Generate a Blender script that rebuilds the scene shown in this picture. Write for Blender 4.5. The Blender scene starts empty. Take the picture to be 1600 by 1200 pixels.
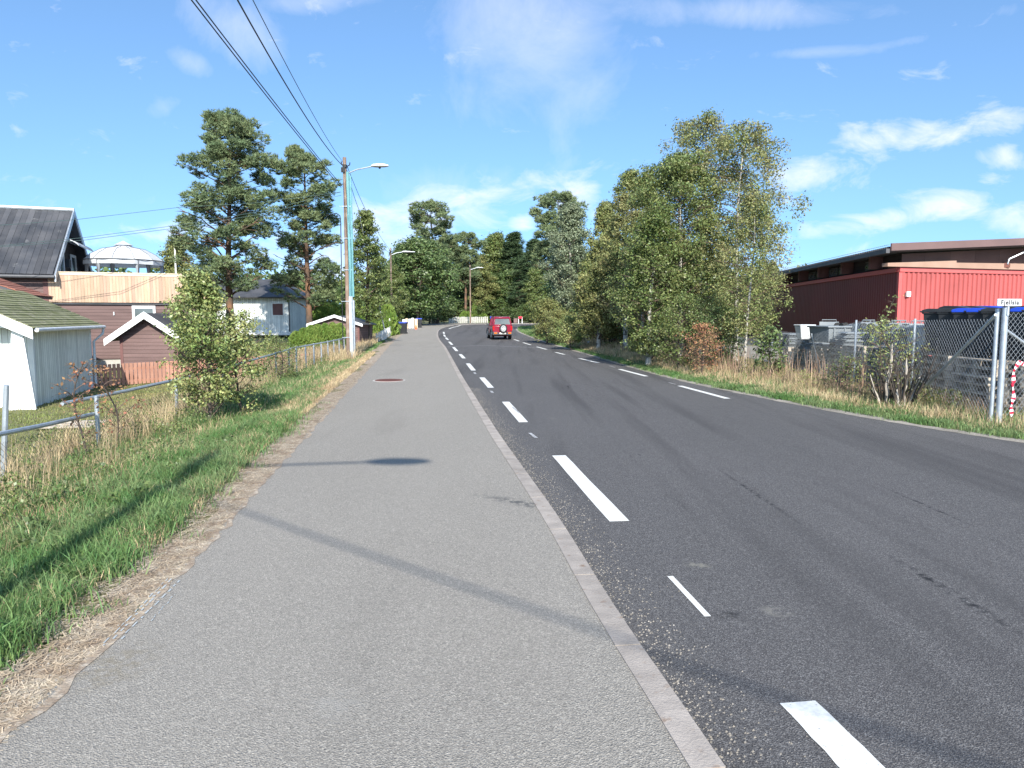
import bpy, math, random
import numpy as np
from mathutils import Vector, Matrix, noise as mnoise

R = math.radians
random.seed(7)
SC = bpy.context.scene
COL = SC.collection

# ------------------------------------------------------------------ camera
FPX = 1130.0; PIT = math.atan(105 / FPX); EYE = 1.65
cam = bpy.data.cameras.new('camera'); co = bpy.data.objects.new('camera', cam); COL.objects.link(co)
co.location = (0, 0, EYE); co.rotation_euler = (math.pi / 2 - PIT, 0, 0)
cam.sensor_width = 36; cam.lens = FPX / 1600 * 36; cam.clip_end = 6000; cam.clip_start = .05
SC.camera = co

# ------------------------------------------------------------------ light
SUN_EL = 34.0
hx, hy = -.10, 1.0
hn = math.hypot(hx, hy)
sdir = Vector((hx / hn * math.cos(R(SUN_EL)), hy / hn * math.cos(R(SUN_EL)), -math.sin(R(SUN_EL))))
sl = bpy.data.lights.new('sun', 'SUN'); sl.energy = 4.6; sl.angle = R(.53); sl.color = (1, .95, .86)
so = bpy.data.objects.new('sun', sl); COL.objects.link(so); so.rotation_euler = sdir.to_track_quat('-Z', 'Y').to_euler()
so.location = (5, -20, 30)
SC.view_settings.view_transform = 'Standard'; SC.view_settings.look = 'None'
SC.view_settings.exposure = 0.88; SC.view_settings.gamma = 1


def ray(px, py):
    return Vector((px - 800, FPX * math.cos(PIT) - (py - 600) * math.sin(PIT), -FPX * math.sin(PIT) - (py - 600) * math.cos(PIT)))


def P(px, py, Y):
    d = ray(px, py); return Vector((d.x / d.y * Y, Y, EYE + d.z / d.y * Y))


def prof(Y):
    t = min(max((Y - 45) / 50, 0), 1); return .75 * t * t * (3 - 2 * t)


def G(px, py, dz=0.0):
    d = ray(px, py); k = d.z / d.y
    Y = .5
    while Y < 400 and EYE + k * Y > prof(Y) + dz: Y += .5
    lo, hi = Y - .5, Y
    for _ in range(20):
        m = (lo + hi) / 2
        if EYE + k * m > prof(m) + dz: lo = m
        else: hi = m
    return Vector((d.x / d.y * lo, lo, prof(lo) + dz))


# world: Nishita sky with procedural thin clouds laid on its directions
world = bpy.data.worlds.new('World'); SC.world = world; world.use_nodes = True
wn = world.node_tree; wn.nodes.clear()
wo = wn.nodes.new('ShaderNodeOutputWorld'); bg = wn.nodes.new('ShaderNodeBackground')
sky = wn.nodes.new('ShaderNodeTexSky'); sky.sky_type = 'NISHITA'; sky.sun_disc = False
sky.sun_elevation = R(SUN_EL); sky.sun_rotation = math.atan2(-hx, -hy)
sky.air_density = 1.0; sky.dust_density = 1.0; sky.ozone_density = 2.2
bg.inputs[1].default_value = .125
tc = wn.nodes.new('ShaderNodeTexCoord'); sep = wn.nodes.new('ShaderNodeSeparateXYZ'); wn.links.new(tc.outputs['Generated'], sep.inputs[0])


def wm(op, a, b=None, clamp=False):
    n = wn.nodes.new('ShaderNodeMath'); n.operation = op; n.use_clamp = clamp
    for i, v in enumerate((a, b)):
        if v is None: continue
        if isinstance(v, (int, float)): n.inputs[i].default_value = v
        else: wn.links.new(v, n.inputs[i])
    return n.outputs[0]


ym = wm('MAXIMUM', sep.outputs[1], .05)
uu = wm('DIVIDE', sep.outputs[0], ym); vv = wm('DIVIDE', sep.outputs[2], ym)
cmb = wn.nodes.new('ShaderNodeCombineXYZ'); wn.links.new(uu, cmb.inputs[0]); wn.links.new(vv, cmb.inputs[1])


def wnoise(scale, detail, sx=1, sy=1, rot=0, rough=.55, dist=0.0):
    mp = wn.nodes.new('ShaderNodeMapping'); mp.inputs['Scale'].default_value = (sx, sy, 1); mp.inputs['Rotation'].default_value = (0, 0, rot)
    wn.links.new(cmb.outputs[0], mp.inputs[0])
    n = wn.nodes.new('ShaderNodeTexNoise'); n.inputs['Scale'].default_value = scale; n.inputs['Detail'].default_value = detail
    n.inputs['Roughness'].default_value = rough; n.inputs['Distortion'].default_value = dist
    wn.links.new(mp.outputs[0], n.inputs['Vector']); return n.outputs[0]


def ellipses(lst):
    tot = None
    for (px, py, rx, ry, ang, st) in lst:
        d = ray(px, py)
        mp = wn.nodes.new('ShaderNodeMapping'); mp.vector_type = 'TEXTURE'
        mp.inputs['Location'].default_value = (d.x / d.y, d.z / d.y, 0)
        mp.inputs['Rotation'].default_value = (0, 0, R(ang)); mp.inputs['Scale'].default_value = (rx * 1.1 / FPX, ry * (1.25 if st > .8 else 1.1) / FPX, 1)
        wn.links.new(cmb.outputs[0], mp.inputs[0])
        ln = wn.nodes.new('ShaderNodeVectorMath'); ln.operation = 'LENGTH'; wn.links.new(mp.outputs[0], ln.inputs[0])
        mr = wn.nodes.new('ShaderNodeMapRange'); mr.interpolation_type = 'SMOOTHSTEP'
        mr.inputs['From Min'].default_value = 1.35; mr.inputs['From Max'].default_value = 0.0
        mr.inputs['To Min'].default_value = 0; mr.inputs['To Max'].default_value = st
        wn.links.new(ln.outputs['Value'], mr.inputs['Value'])
        tot = mr.outputs[0] if tot is None else wm('MAXIMUM', tot, mr.outputs[0])
    return tot


puffs = ellipses([(1490, 203, 150, 24, 10, 1), (1370, 215, 70, 26, 10, 1), (1290, 268, 120, 34, 8, 1), (1563, 245, 42, 22, 0, 1), (1550, 282, 38, 14, 0, .9),
                  (1330, 352, 130, 17, 8, .95), (1480, 320, 80, 26, 5, .95), (1590, 340, 90, 30, 5, .95), (820, 345, 30, 16, 0, 1.1), (780, 300, 230, 30, 8, .75), (650, 340, 190, 40, 5, .85), (560, 400, 200, 50, 0, .9), (480, 430, 160, 50, 0, .8), (1000, 330, 90, 30, 0, .6),
                  (900, 300, 75, 22, 5, 1), (700, 320, 140, 24, 10, .85), (600, 355, 150, 30, 5, .8), (180, 372, 170, 24, 8, .7), (420, 385, 90, 40, 0, .75), (1180, 420, 200, 30, 5, .6),
                  (-300, 300, 300, 40, 5, .9), (1900, 330, 260, 60, 5, 1)])
wisps = ellipses([(820, 60, 170, 130, -20, .95), (900, 150, 120, 80, 30, .75), (760, 130, 110, 90, 20, .6), (1150, 18, 260, 30, 0, .75), (370, 40, 110, 60, -25, .8),
                  (300, 98, 40, 22, -30, .7), (1270, 82, 150, 12, 3, .55), (1400, 68, 110, 10, 12, .45), (480, 2, 120, 25, 5, .7), (200, 318, 110, 16, 8, .45),
                  (870, 215, 40, 50, 0, .45), (1560, 18, 60, 14, 10, .4), (700, 300, 300, 60, 8, .45), (260, 165, 45, 14, 25, .3)])
n1 = wnoise(11, 9, 1, 2.1, R(-8), .62, .5)
n2 = wnoise(6, 9, 1.15, 1.0, R(-35), .64, .5)
c1 = wm('MULTIPLY', wm('SUBTRACT', wm('ADD', puffs, wm('MULTIPLY', wm('SUBTRACT', n1, .5), 3.0)), .34), 1.05, True)
c2 = wm('MULTIPLY', wm('SUBTRACT', wm('ADD', wisps, wm('MULTIPLY', wm('SUBTRACT', n2, .5), 1.7)), .30), .62, True)
c1 = wm('MULTIPLY', c1, .78)
cl = wm('MINIMUM', wm('ADD', c1, wm('MULTIPLY', c2, .8)), .9)
mixc = wn.nodes.new('ShaderNodeMix'); mixc.data_type = 'RGBA'
hs = wn.nodes.new('ShaderNodeHueSaturation'); hs.inputs['Saturation'].default_value = 1.0; hs.inputs['Value'].default_value = 1.0
lift = wn.nodes.new('ShaderNodeVectorMath'); lift.operation = 'ADD'; lift.inputs[1].default_value = (0, 0, .16); wn.links.new(tc.outputs['Generated'], lift.inputs[0])
nrm = wn.nodes.new('ShaderNodeVectorMath'); nrm.operation = 'NORMALIZE'; wn.links.new(lift.outputs[0], nrm.inputs[0]); wn.links.new(nrm.outputs[0], sky.inputs['Vector'])
wn.links.new(sky.outputs[0], hs.inputs['Color'])
tint = wn.nodes.new('ShaderNodeMix'); tint.data_type = 'RGBA'; tint.blend_type = 'MULTIPLY'; tint.inputs[0].default_value = 1
wn.links.new(hs.outputs[0], tint.inputs[6]); tint.inputs[7].default_value = (.90, 1.10, 1.20, 1)
wn.links.new(tint.outputs[2], mixc.inputs[6]); mixc.inputs[7].default_value = (5.0, 5.15, 5.9, 1)
wn.links.new(cl, mixc.inputs[0]); wn.links.new(mixc.outputs[2], bg.inputs[0]); wn.links.new(bg.outputs[0], wo.inputs[0])

# ------------------------------------------------------------------ materials
MATS = {}


def mat(name, c1, c2=None, scale=3.0, rough=.8, bump=0.0, bscale=40.0, island=0.0, metal=0.0, trans=0.0, spec=.3, detail=4,
        stripes=None, obj=0.0, coords='Object', hue=0.0, dirt=None, stretch=None, lo=.35, hi=.65):
    """two-tone procedural surface; stripes=(axis, period, groove width, depth)"""
    if name in MATS: return MATS[name]
    m = bpy.data.materials.new(name); m.use_nodes = True; t = m.node_tree; N = t.nodes; L = t.links
    b = N['Principled BSDF']; b.inputs['Roughness'].default_value = rough; b.inputs['Metallic'].default_value = metal
    b.inputs['Specular IOR Level'].default_value = spec
    tcn = N.new('ShaderNodeTexCoord')
    if coords == 'World':
        g = N.new('ShaderNodeNewGeometry'); vec = g.outputs['Position']
    else: vec = tcn.outputs['Object']
    c2 = c2 or tuple(v * .8 for v in c1)
    src = vec
    if stretch:
        mp = N.new('ShaderNodeMapping'); mp.inputs['Scale'].default_value = stretch; L.new(vec, mp.inputs[0]); src = mp.outputs[0]
    nz = N.new('ShaderNodeTexNoise'); nz.inputs['Scale'].default_value = scale; nz.inputs['Detail'].default_value = detail; L.new(src, nz.inputs['Vector'])
    mr = N.new('ShaderNodeMapRange'); mr.inputs['From Min'].default_value = lo; mr.inputs['From Max'].default_value = hi; L.new(nz.outputs[0], mr.inputs['Value'])
    mx = N.new('ShaderNodeMix'); mx.data_type = 'RGBA'; mx.inputs[6].default_value = (*c1, 1); mx.inputs[7].default_value = (*c2, 1)
    L.new(mr.outputs[0], mx.inputs[0]); col = mx.outputs[2]
    if dirt:
        dc, ds, dl, dh = dirt
        n3 = N.new('ShaderNodeTexNoise'); n3.inputs['Scale'].default_value = ds; n3.inputs['Detail'].default_value = 6; L.new(vec, n3.inputs['Vector'])
        m3 = N.new('ShaderNodeMapRange'); m3.inputs['From Min'].default_value = dl; m3.inputs['From Max'].default_value = dh; L.new(n3.outputs[0], m3.inputs['Value'])
        x3 = N.new('ShaderNodeMix'); x3.data_type = 'RGBA'; x3.inputs[7].default_value = (*dc, 1); L.new(m3.outputs[0], x3.inputs[0]); L.new(col, x3.inputs[6]); col = x3.outputs[2]
    if island or hue or obj:
        h = N.new('ShaderNodeHueSaturation'); L.new(col, h.inputs['Color'])
        if island:
            gi = N.new('ShaderNodeNewGeometry'); r1 = N.new('ShaderNodeMapRange'); r1.inputs['To Min'].default_value = 1 - island; r1.inputs['To Max'].default_value = 1 + island
            L.new(gi.outputs['Random Per Island'], r1.inputs['Value']); L.new(r1.outputs[0], h.inputs['Value'])
            if hue:
                wnz = N.new('ShaderNodeTexWhiteNoise'); wnz.noise_dimensions = '1D'; L.new(gi.outputs['Random Per Island'], wnz.inputs['W'])
                r2 = N.new('ShaderNodeMapRange'); r2.inputs['To Min'].default_value = .5 - hue; r2.inputs['To Max'].default_value = .5 + hue
                L.new(wnz.outputs['Value'], r2.inputs['Value']); L.new(r2.outputs[0], h.inputs['Hue'])
        col = h.outputs[0]
    hgt = None
    if stripes:
        ax, per, gw, dep = stripes
        s = N.new('ShaderNodeSeparateXYZ'); L.new(vec, s.inputs[0])
        def mth(op, a, b_=None):
            n = N.new('ShaderNodeMath'); n.operation = op
            for i, v in enumerate((a, b_)):
                if v is None: continue
                if isinstance(v, (int, float)): n.inputs[i].default_value = v
                else: L.new(v, n.inputs[i])
            return n.outputs[0]
        sc_ = mth('DIVIDE', s.outputs[ax], per); fr = mth('FRACT', mth('ADD', sc_, 500.0))
        gr = mth('LESS_THAN', fr, gw / per)
        fl = mth('FLOOR', mth('ADD', sc_, 500.0)); w2 = N.new('ShaderNodeTexWhiteNoise'); w2.noise_dimensions = '1D'; L.new(fl, w2.inputs['W'])
        r5 = N.new('ShaderNodeMapRange'); r5.inputs['To Min'].default_value = .86; r5.inputs['To Max'].default_value = 1.14; L.new(w2.outputs['Value'], r5.inputs['Value'])
        h2 = N.new('ShaderNodeHueSaturation'); L.new(col, h2.inputs['Color']); L.new(mth('MULTIPLY', r5.outputs[0], mth('SUBTRACT', 1.0, mth('MULTIPLY', gr, .55))), h2.inputs['Value'])
        col = h2.outputs[0]; hgt = mth('MULTIPLY', mth('SUBTRACT', 1.0, gr), dep)
    L.new(col, b.inputs['Base Color'])
    if bump or hgt is not None:
        bp = N.new('ShaderNodeBump'); bp.inputs['Strength'].default_value = bump if bump else .4; bp.inputs['Distance'].default_value = .01
        n2_ = N.new('ShaderNodeTexNoise'); n2_.inputs['Scale'].default_value = bscale; n2_.inputs['Detail'].default_value = 5; L.new(src, n2_.inputs['Vector'])
        if hgt is not None:
            ad = N.new('ShaderNodeMath'); ad.operation = 'ADD'; L.new(n2_.outputs[0], ad.inputs[0]); L.new(hgt, ad.inputs[1]); L.new(ad.outputs[0], bp.inputs['Height'])
        else: L.new(n2_.outputs[0], bp.inputs['Height'])
        L.new(bp.outputs[0], b.inputs['Normal'])
    if trans:
        tr = N.new('ShaderNodeBsdfTranslucent'); ms = N.new('ShaderNodeMixShader'); ms.inputs[0].default_value = trans
        L.new(col, tr.inputs[0]); L.new(b.outputs[0], ms.inputs[1]); L.new(tr.outputs[0], ms.inputs[2]); L.new(ms.outputs[0], N['Material Output'].inputs[0])
    MATS[name] = m
    return m


def asphalt(name, c1, c2, stone, big, thr, smear=False, patch=None):
    m = bpy.data.materials.new(name); m.use_nodes = True; t = m.node_tree; N = t.nodes; L = t.links; b = N['Principled BSDF']
    b.inputs['Roughness'].default_value = .85; b.inputs['Specular IOR Level'].default_value = .25
    g = N.new('ShaderNodeNewGeometry'); vec = g.outputs['Position']

    def nz(scale, detail=3, st=None, rot=0, rough=.5):
        v = vec
        if st:
            mp = N.new('ShaderNodeMapping'); mp.inputs['Scale'].default_value = st; mp.inputs['Rotation'].default_value = (0, 0, rot)
            L.new(vec, mp.inputs[0]); v = mp.outputs[0]
        n = N.new('ShaderNodeTexNoise'); n.inputs['Scale'].default_value = scale; n.inputs['Detail'].default_value = detail; n.inputs['Roughness'].default_value = rough
        L.new(v, n.inputs['Vector']); return n.outputs[0]

    def rng(s, a, b_, c=0., d=1.):
        r = N.new('ShaderNodeMapRange'); r.inputs['From Min'].default_value = a; r.inputs['From Max'].default_value = b_
        r.inputs['To Min'].default_value = c; r.inputs['To Max'].default_value = d; L.new(s, r.inputs['Value']); return r.outputs[0]

    def mix(f, a, b_):
        x = N.new('ShaderNodeMix'); x.data_type = 'RGBA'
        L.new(f, x.inputs[0])
        for i, v in ((6, a), (7, b_)):
            if isinstance(v, tuple): x.inputs[i].default_value = (*v, 1)
            else: L.new(v, x.inputs[i])
        return x.outputs[2]

    def mul(a, b_):
        n = N.new('ShaderNodeMath'); n.operation = 'MULTIPLY'
        for i, v in enumerate((a, b_)):
            if isinstance(v, float): n.inputs[i].default_value = v
            else: L.new(v, n.inputs[i])
        return n.outputs[0]
    col = mix(rng(nz(big, 6, (1, .35, 1), .12, .6), .3, .7), c1, c2)
    # aggregate: individual stones
    v = N.new('ShaderNodeTexVoronoi'); v.inputs['Scale'].default_value = 135; L.new(vec, v.inputs['Vector'])
    sepc = N.new('ShaderNodeSeparateColor'); L.new(v.outputs['Color'], sepc.inputs[0])
    dark = tuple(x * .55 for x in c1)
    col = mix(rng(sepc.outputs[0], .0, .5, .5, 0.), col, dark)
    col = mix(rng(sepc.outputs[1], thr, 1.0, 0., .5), col, stone)
    v2 = N.new('ShaderNodeTexVoronoi'); v2.inputs['Scale'].default_value = 210; L.new(vec, v2.inputs['Vector'])
    s2 = N.new('ShaderNodeSeparateColor'); L.new(v2.outputs['Color'], s2.inputs[0])
    col = mix(rng(s2.outputs[0], .5, 1., 0., .45), col, stone)
    if smear:
        # long worn wheel bands and dark tar streaks following the road
        mp_rot = .42
        band = rng(nz(1.1, 3, (1.6, .07, 1), .1), .52, .68, 0., .5)
        col = mix(band, col, tuple(x * .72 for x in c1))
        gate = rng(nz(.16, 2), .5, .6, 0., 1.)
        st = rng(nz(6., 5, (1.0, .16, 1), -.62, .65), .62, .67, 0., .9)
        ln_ = rng(nz(.9, 2, (1.0, .05, 1), -.62), .56, .62, 0., 1.)
        col = mix(mul(mul(st, ln_), gate), col, tuple(x * .25 for x in c1))
        col = mix(rng(nz(2.3, 5, None), .70, .78, 0., .35), col, (.24, .22, .19))
    else:
        col = mix(rng(nz(1.3, 5, (1.2, .5, 1)), .62, .8, 0., .35), col, tuple(x * 1.25 for x in c1))
        col = mix(rng(nz(.7, 4, (1.6, .25, 1), .1), .60, .75, 0., .3), col, tuple(x * .6 for x in c1))
    if patch:
        for (x0, y0, rx, ry, ang, cc, stg) in patch:
            mp = N.new('ShaderNodeMapping'); mp.vector_type = 'TEXTURE'; mp.inputs['Location'].default_value = (x0, y0, 0); mp.inputs['Rotation'].default_value = (0, 0, R(ang))
            mp.inputs['Scale'].default_value = (rx, ry, 5); L.new(vec, mp.inputs[0])
            ln = N.new('ShaderNodeVectorMath'); ln.operation = 'LENGTH'; L.new(mp.outputs[0], ln.inputs[0])
            f = mul(rng(ln.outputs['Value'], 1., .3), rng(nz(13, 5, None, 0, .65), .44, .58, .0, stg)); col = mix(f, col, cc)
    L.new(col, b.inputs['Base Color'])
    bp = N.new('ShaderNodeBump'); bp.inputs['Strength'].default_value = .75; bp.inputs['Distance'].default_value = .006
    L.new(v.outputs['Distance'], bp.inputs['Height']); L.new(bp.outputs[0], b.inputs['Normal'])
    MATS[name] = m
    return m


_a, _b = G(1385, 850), G(1620, 985)
_t = math.degrees(math.atan2((_b - _a).y, (_b - _a).x))
JN = [(G(596, 543).x, G(596, 543).y, 1.1, .05, 0, (.07, .07, .068), 1.0), (G(600, 579).x, G(600, 579).y, 1.3, .035, 4, (.10, .10, .095), 1.0), (G(650, 560).x, G(650, 560).y, 1.6, .03, -6, (.11, .11, .105), .9)]
TAR = [((_a.x + _b.x) / 2, (_a.y + _b.y) / 2, (_b - _a).length * .55, .05, _t, (.012, .012, .014), 1.0), (G(1180, 760).x, G(1180, 760).y, 1.3, .035, _t, (.018, .018, .02), .9), (G(1440, 775).x, G(1440, 775).y, .9, .03, _t, (.018, .018, .02), .9)]
M = dict(
    path=asphalt('path_asphalt', (.205, .190, .168), (.240, .222, .197), (.50, .46, .40), .5, .72,
                 patch=JN + [(.1, 6.3, .62, .12, -38, (.09, .09, .088), .95), (-.75, 2.95, .16, .16, 0, (.29, .275, .25), .7), (-1.9, 3.3, .25, .3, 0, (.2, .17, .12), .6)]),
    road=asphalt('road_asphalt', (.063, .060, .061), (.082, .078, .079), (.33, .32, .31), .35, .94, True,
                 patch=TAR + [(1.3, 4.9, .12, .1, 0, (.2, .19, .16), .8), (1.55, 4.1, .12, .1, 0, (.2, .19, .17), .8), (1.25, 4.05, .15, .07, 10, (.025, .025, .026), .9)]),
    kerb=mat('kerb_stone', (.355, .315, .28), (.27, .24, .215), 6, .85, .5, 90, coords='World', dirt=((.22, .16, .12), 14, .60, .75), island=.1),
    paint=mat('road_paint', (.70, .70, .67), (.56, .56, .54), 30, .7, .2, 150, coords='World', dirt=((.30, .30, .30), 55, .66, .72)),
    paint2=mat('worn_paint', (.55, .55, .55), (.3, .3, .3), 25, .7, coords='World', dirt=((.09, .09, .095), 45, .5, .6)),
    soil=mat('soil', (.22, .165, .12), (.34, .275, .21), 5, .95, .9, 60, coords='World', dirt=((.42, .36, .29), 16, .48, .64)),
    ground=mat('ground', (.105, .125, .045), (.19, .165, .085), .8, .95, .7, 30, coords='World', dirt=((.15, .11, .07), 4, .6, .75)),
    gravel=mat('gravel', (.30, .27, .23), (.20, .18, .15), 2, .95, .8, 90, coords='World', dirt=((.4, .37, .33), 60, .55, .65)),
    grass=mat('grass_blade', (.105, .205, .060), (.185, .255, .105), .9, .55, island=.4, hue=.025, trans=.3, coords='World', lo=.4, hi=.6),
    lawn=mat('lawn_blade', (.20, .235, .075), (.29, .265, .115), .5, .6, island=.35, hue=.02, trans=.3, coords='World'),
    straw=mat('straw_blade', (.55, .44, .27), (.43, .32, .19), .8, .6, island=.4, hue=.012, trans=.25, coords='World'),
    red_stem=mat('fireweed_stem', (.32, .20, .15), (.27, .215, .14), 2, .7, island=.4, trans=.15, coords='World'),
    needle_litter=mat('needle_litter', (.33, .245, .165), (.50, .42, .31), 5, .8, island=.45, coords='World'),
    galv=mat('galvanised', (.50, .54, .58), (.40, .44, .48), 8, .42, .1, 60, metal=.55, spec=.5),
    wire=mat('fence_wire', (.50, .53, .56), (.36, .38, .40), 8, .45, metal=.4),
    rustwire=mat('rusty_wire', (.19, .165, .14), (.12, .10, .085), 8, .6, metal=.3),
    pole=mat('pole_wood', (.225, .155, .12), (.16, .115, .09), 4, .85, .5, 30, stretch=(1, 1, .1), dirt=((.38, .30, .24), 2, .5, .7)),
    teal=mat('teal_conduit', (.12, .29, .31), (.16, .34, .36), 5, .45),
    black=mat('black_cable', (.022, .022, .024), (.03, .03, .03), 5, .5),
    teal_cable=mat('thin_cable', (.05, .10, .10), (.04, .07, .07), 5, .5),
    lampw=mat('lamp_housing', (.74, .75, .76), (.6, .61, .62), 6, .4),
    white=mat('white_paint', (.80, .81, .80), (.72, .73, .72), 3, .6, .15, 25),
    whitev=mat('white_boards', (.80, .82, .79), (.71, .74, .71), 3, .6, .3, 25, stripes=(0, .14, .014, 1.5)),
    whitevy=mat('white_side_boards', (.78, .79, .72), (.68, .70, .63), 3, .6, .3, 25, stripes=(1, .14, .016, 1.5)),
    brown=mat('brown_boards', (.170, .112, .105), (.130, .085, .080), 1.5, .8, .35, 40, stripes=(2, .14, .016, 1.5), stretch=(.4, .4, 3)),
    brown_trim=mat('brown_trim', (.17, .085, .08), (.14, .07, .065), 3, .7),
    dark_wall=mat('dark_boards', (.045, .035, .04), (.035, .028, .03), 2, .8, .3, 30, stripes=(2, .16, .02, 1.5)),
    newwood=mat('new_pine', (.49, .345, .245), (.41, .28, .195), 3, .7, .2, 30, island=.16, hue=.01, stretch=(3, 3, .35)),
    newwood2=mat('new_pine_rail', (.70, .57, .42), (.62, .49, .35), 3, .7, .1, 30),
    slate=mat('dark_roof_sheet', (.040, .043, .050), (.075, .075, .08), 1.2, .6, .2, 30, island=.22, dirt=((.22, .22, .22), 2.2, .66, .8)),
    moss=mat('mossy_shingle', (.16, .17, .075), (.24, .24, .14), 2.5, .95, .8, 40, island=.14, dirt=((.33, .30, .22), 6, .55, .7)),
    redtile=mat('red_tile', (.34, .14, .095), (.26, .11, .08), 4, .85, .2, 40, island=.15),
    concrete=mat('concrete', (.46, .44, .41), (.36, .34, .31), 2, .9, .3, 40),
    picket=mat('brown_picket', (.47, .25, .18), (.40, .20, .14), 3, .75, .2, 40, island=.14),
    glass=mat('window_glass', (.05, .065, .07), (.10, .12, .12), 1.5, .08, spec=.8),
    curtain=mat('grey_curtain', (.30, .32, .34), (.20, .21, .23), 4, .9, stretch=(6, 6, .4)),
    fabric=mat('white_fabric', (.74, .76, .78), (.66, .68, .71), 2, .85, trans=.35),
    bark=mat('pine_bark', (.125, .085, .06), (.075, .055, .042), 4, .95, .9, 25, dirt=((.30, .15, .08), 1.0, .5, .7)),
    darkbark=mat('dark_bark', (.085, .07, .058), (.05, .042, .036), 5, .95, .9, 25),
    birchbark=mat('birch_bark', (.46, .44, .40), (.34, .32, .28), 5, .8, .3, 20, dirt=((.055, .05, .045), 5.5, .54, .60)),
    twig=mat('twig_bark', (.16, .11, .085), (.10, .07, .055), 6, .9),
    deadwood=mat('dead_wood', (.44, .40, .35), (.28, .24, .2), 5, .9, .6, 40, stretch=(1, 1, .2)),
    needle=mat('pine_needles', (.115, .165, .08), (.195, .235, .11), .7, .6, island=.4, hue=.02, trans=.12, coords='World'),
    spruce=mat('spruce_needles', (.055, .095, .045), (.085, .125, .055), .7, .65, island=.4, hue=.02, trans=.1, coords='World'),
    leaf=mat('leaf_green', (.135, .180, .052), (.205, .245, .088), .6, .42, island=.45, hue=.03, trans=.38, coords='World', spec=.5),
    leafdark=mat('leaf_dark', (.095, .150, .048), (.15, .205, .075), .6, .42, island=.45, hue=.02, trans=.34, coords='World', spec=.5),
    leafolive=mat('leaf_olive', (.19, .215, .075), (.26, .26, .10), .8, .5, island=.4, hue=.03, trans=.3, coords='World'),
    leafbirch=mat('leaf_birch', (.195, .235, .08), (.28, .265, .115), .7, .5, island=.45, hue=.035, trans=.32, coords='World'),
    leafgrey=mat('leaf_greygreen', (.175, .215, .125), (.235, .27, .165), .7, .45, island=.4, hue=.02, trans=.25, coords='World', spec=.5),
    leafyel=mat('leaf_yellowgreen', (.21, .27, .08), (.33, .35, .14), 1.2, .45, island=.45, hue=.035, trans=.3, coords='World', spec=.5),
    leafred=mat('leaf_rust', (.36, .17, .09), (.30, .20, .11), 1.2, .6, island=.4, hue=.03, trans=.2, coords='World'),
    thuja=mat('thuja_green', (.14, .23, .045), (.20, .28, .065), 1.4, .6, island=.4, hue=.02, trans=.2, coords='World'),
    redshade=mat('red_cladding_shaded', (.17, .033, .036), (.145, .03, .032), .8, .45, .05, 10),  # darker copy of the front red: the side wall's shade put into its colour
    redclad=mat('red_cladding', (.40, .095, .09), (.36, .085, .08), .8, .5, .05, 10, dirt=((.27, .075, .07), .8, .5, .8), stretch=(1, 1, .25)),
    redtrim=mat('red_flashing', (.50, .11, .105), (.46, .10, .095), 2, .45),
    fascia=mat('brown_fascia', (.165, .105, .098), (.14, .09, .084), 1, .5),
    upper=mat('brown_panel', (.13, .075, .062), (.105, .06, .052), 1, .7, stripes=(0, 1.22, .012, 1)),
    sillwood=mat('bare_panel', (.36, .235, .18), (.31, .20, .15), 1.2, .7),
    darkmetal=mat('dark_metal', (.06, .065, .07), (.09, .09, .1), 2, .5),
    pallet=mat('pallet_wood', (.46, .40, .32), (.29, .245, .20), 4, .9, .5, 50, island=.25, stretch=(2, 2, 6)),
    binblack=mat('black_plastic', (.025, .027, .030), (.035, .037, .04), 3, .42, .05, 60),
    bingrey=mat('grey_plastic', (.17, .19, .205), (.22, .24, .25), 2, .5, .05, 40),
    binblue=mat('blue_plastic', (.02, .07, .52), (.02, .06, .44), 3, .4),
    palegrey=mat('pale_grey_plastic', (.44, .46, .46), (.36, .38, .38), 3, .5),
    carred=mat('car_paint', (.22, .012, .035), (.21, .012, .032), 2, .22, spec=.6),
    cladding=mat('fender_plastic', (.05, .065, .075), (.045, .055, .06), 3, .5),
    tyre=mat('tyre_rubber', (.022, .022, .022), (.03, .03, .03), 20, .8, .3, 80),
    alloy=mat('alloy_rim', (.62, .63, .64), (.5, .5, .52), 4, .3, metal=.5),
    lampred=mat('red_lens', (.55, .01, .015), (.5, .01, .01), 4, .15, spec=.8),
    lamporange=mat('orange_lens', (.75, .16, .02), (.7, .14, .02), 4, .15, spec=.8),
    plate=mat('plate_white', (.75, .74, .68), (.7, .7, .64), 4, .4),
    rustiron=mat('rusty_iron', (.17, .062, .045), (.12, .05, .04), 14, .7, .5, 80),
    orange=mat('orange_plastic', (.80, .12, .02), (.75, .1, .02), 4, .5),
    tapered_red=mat('tape_red', (.68, .015, .05), (.62, .02, .05), 4, .5),
    tapew=mat('tape_white', (.78, .76, .76), (.72, .7, .7), 4, .5),
    signface=mat('sign_face', (.62, .63, .64), (.58, .59, .60), 4, .4),
    oldwhite=mat('old_white_paint', (.55, .54, .50), (.42, .41, .38), 3, .7),
    letter=mat('sign_lettering', (.03, .03, .035), (.025, .025, .03), 4, .5),
    house_orange=mat('ochre_boards', (.50, .22, .07), (.42, .18, .06), 3, .8, stripes=(2, .15, .015, 1)),
)

# ------------------------------------------------------------------ mesh helpers


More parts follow.
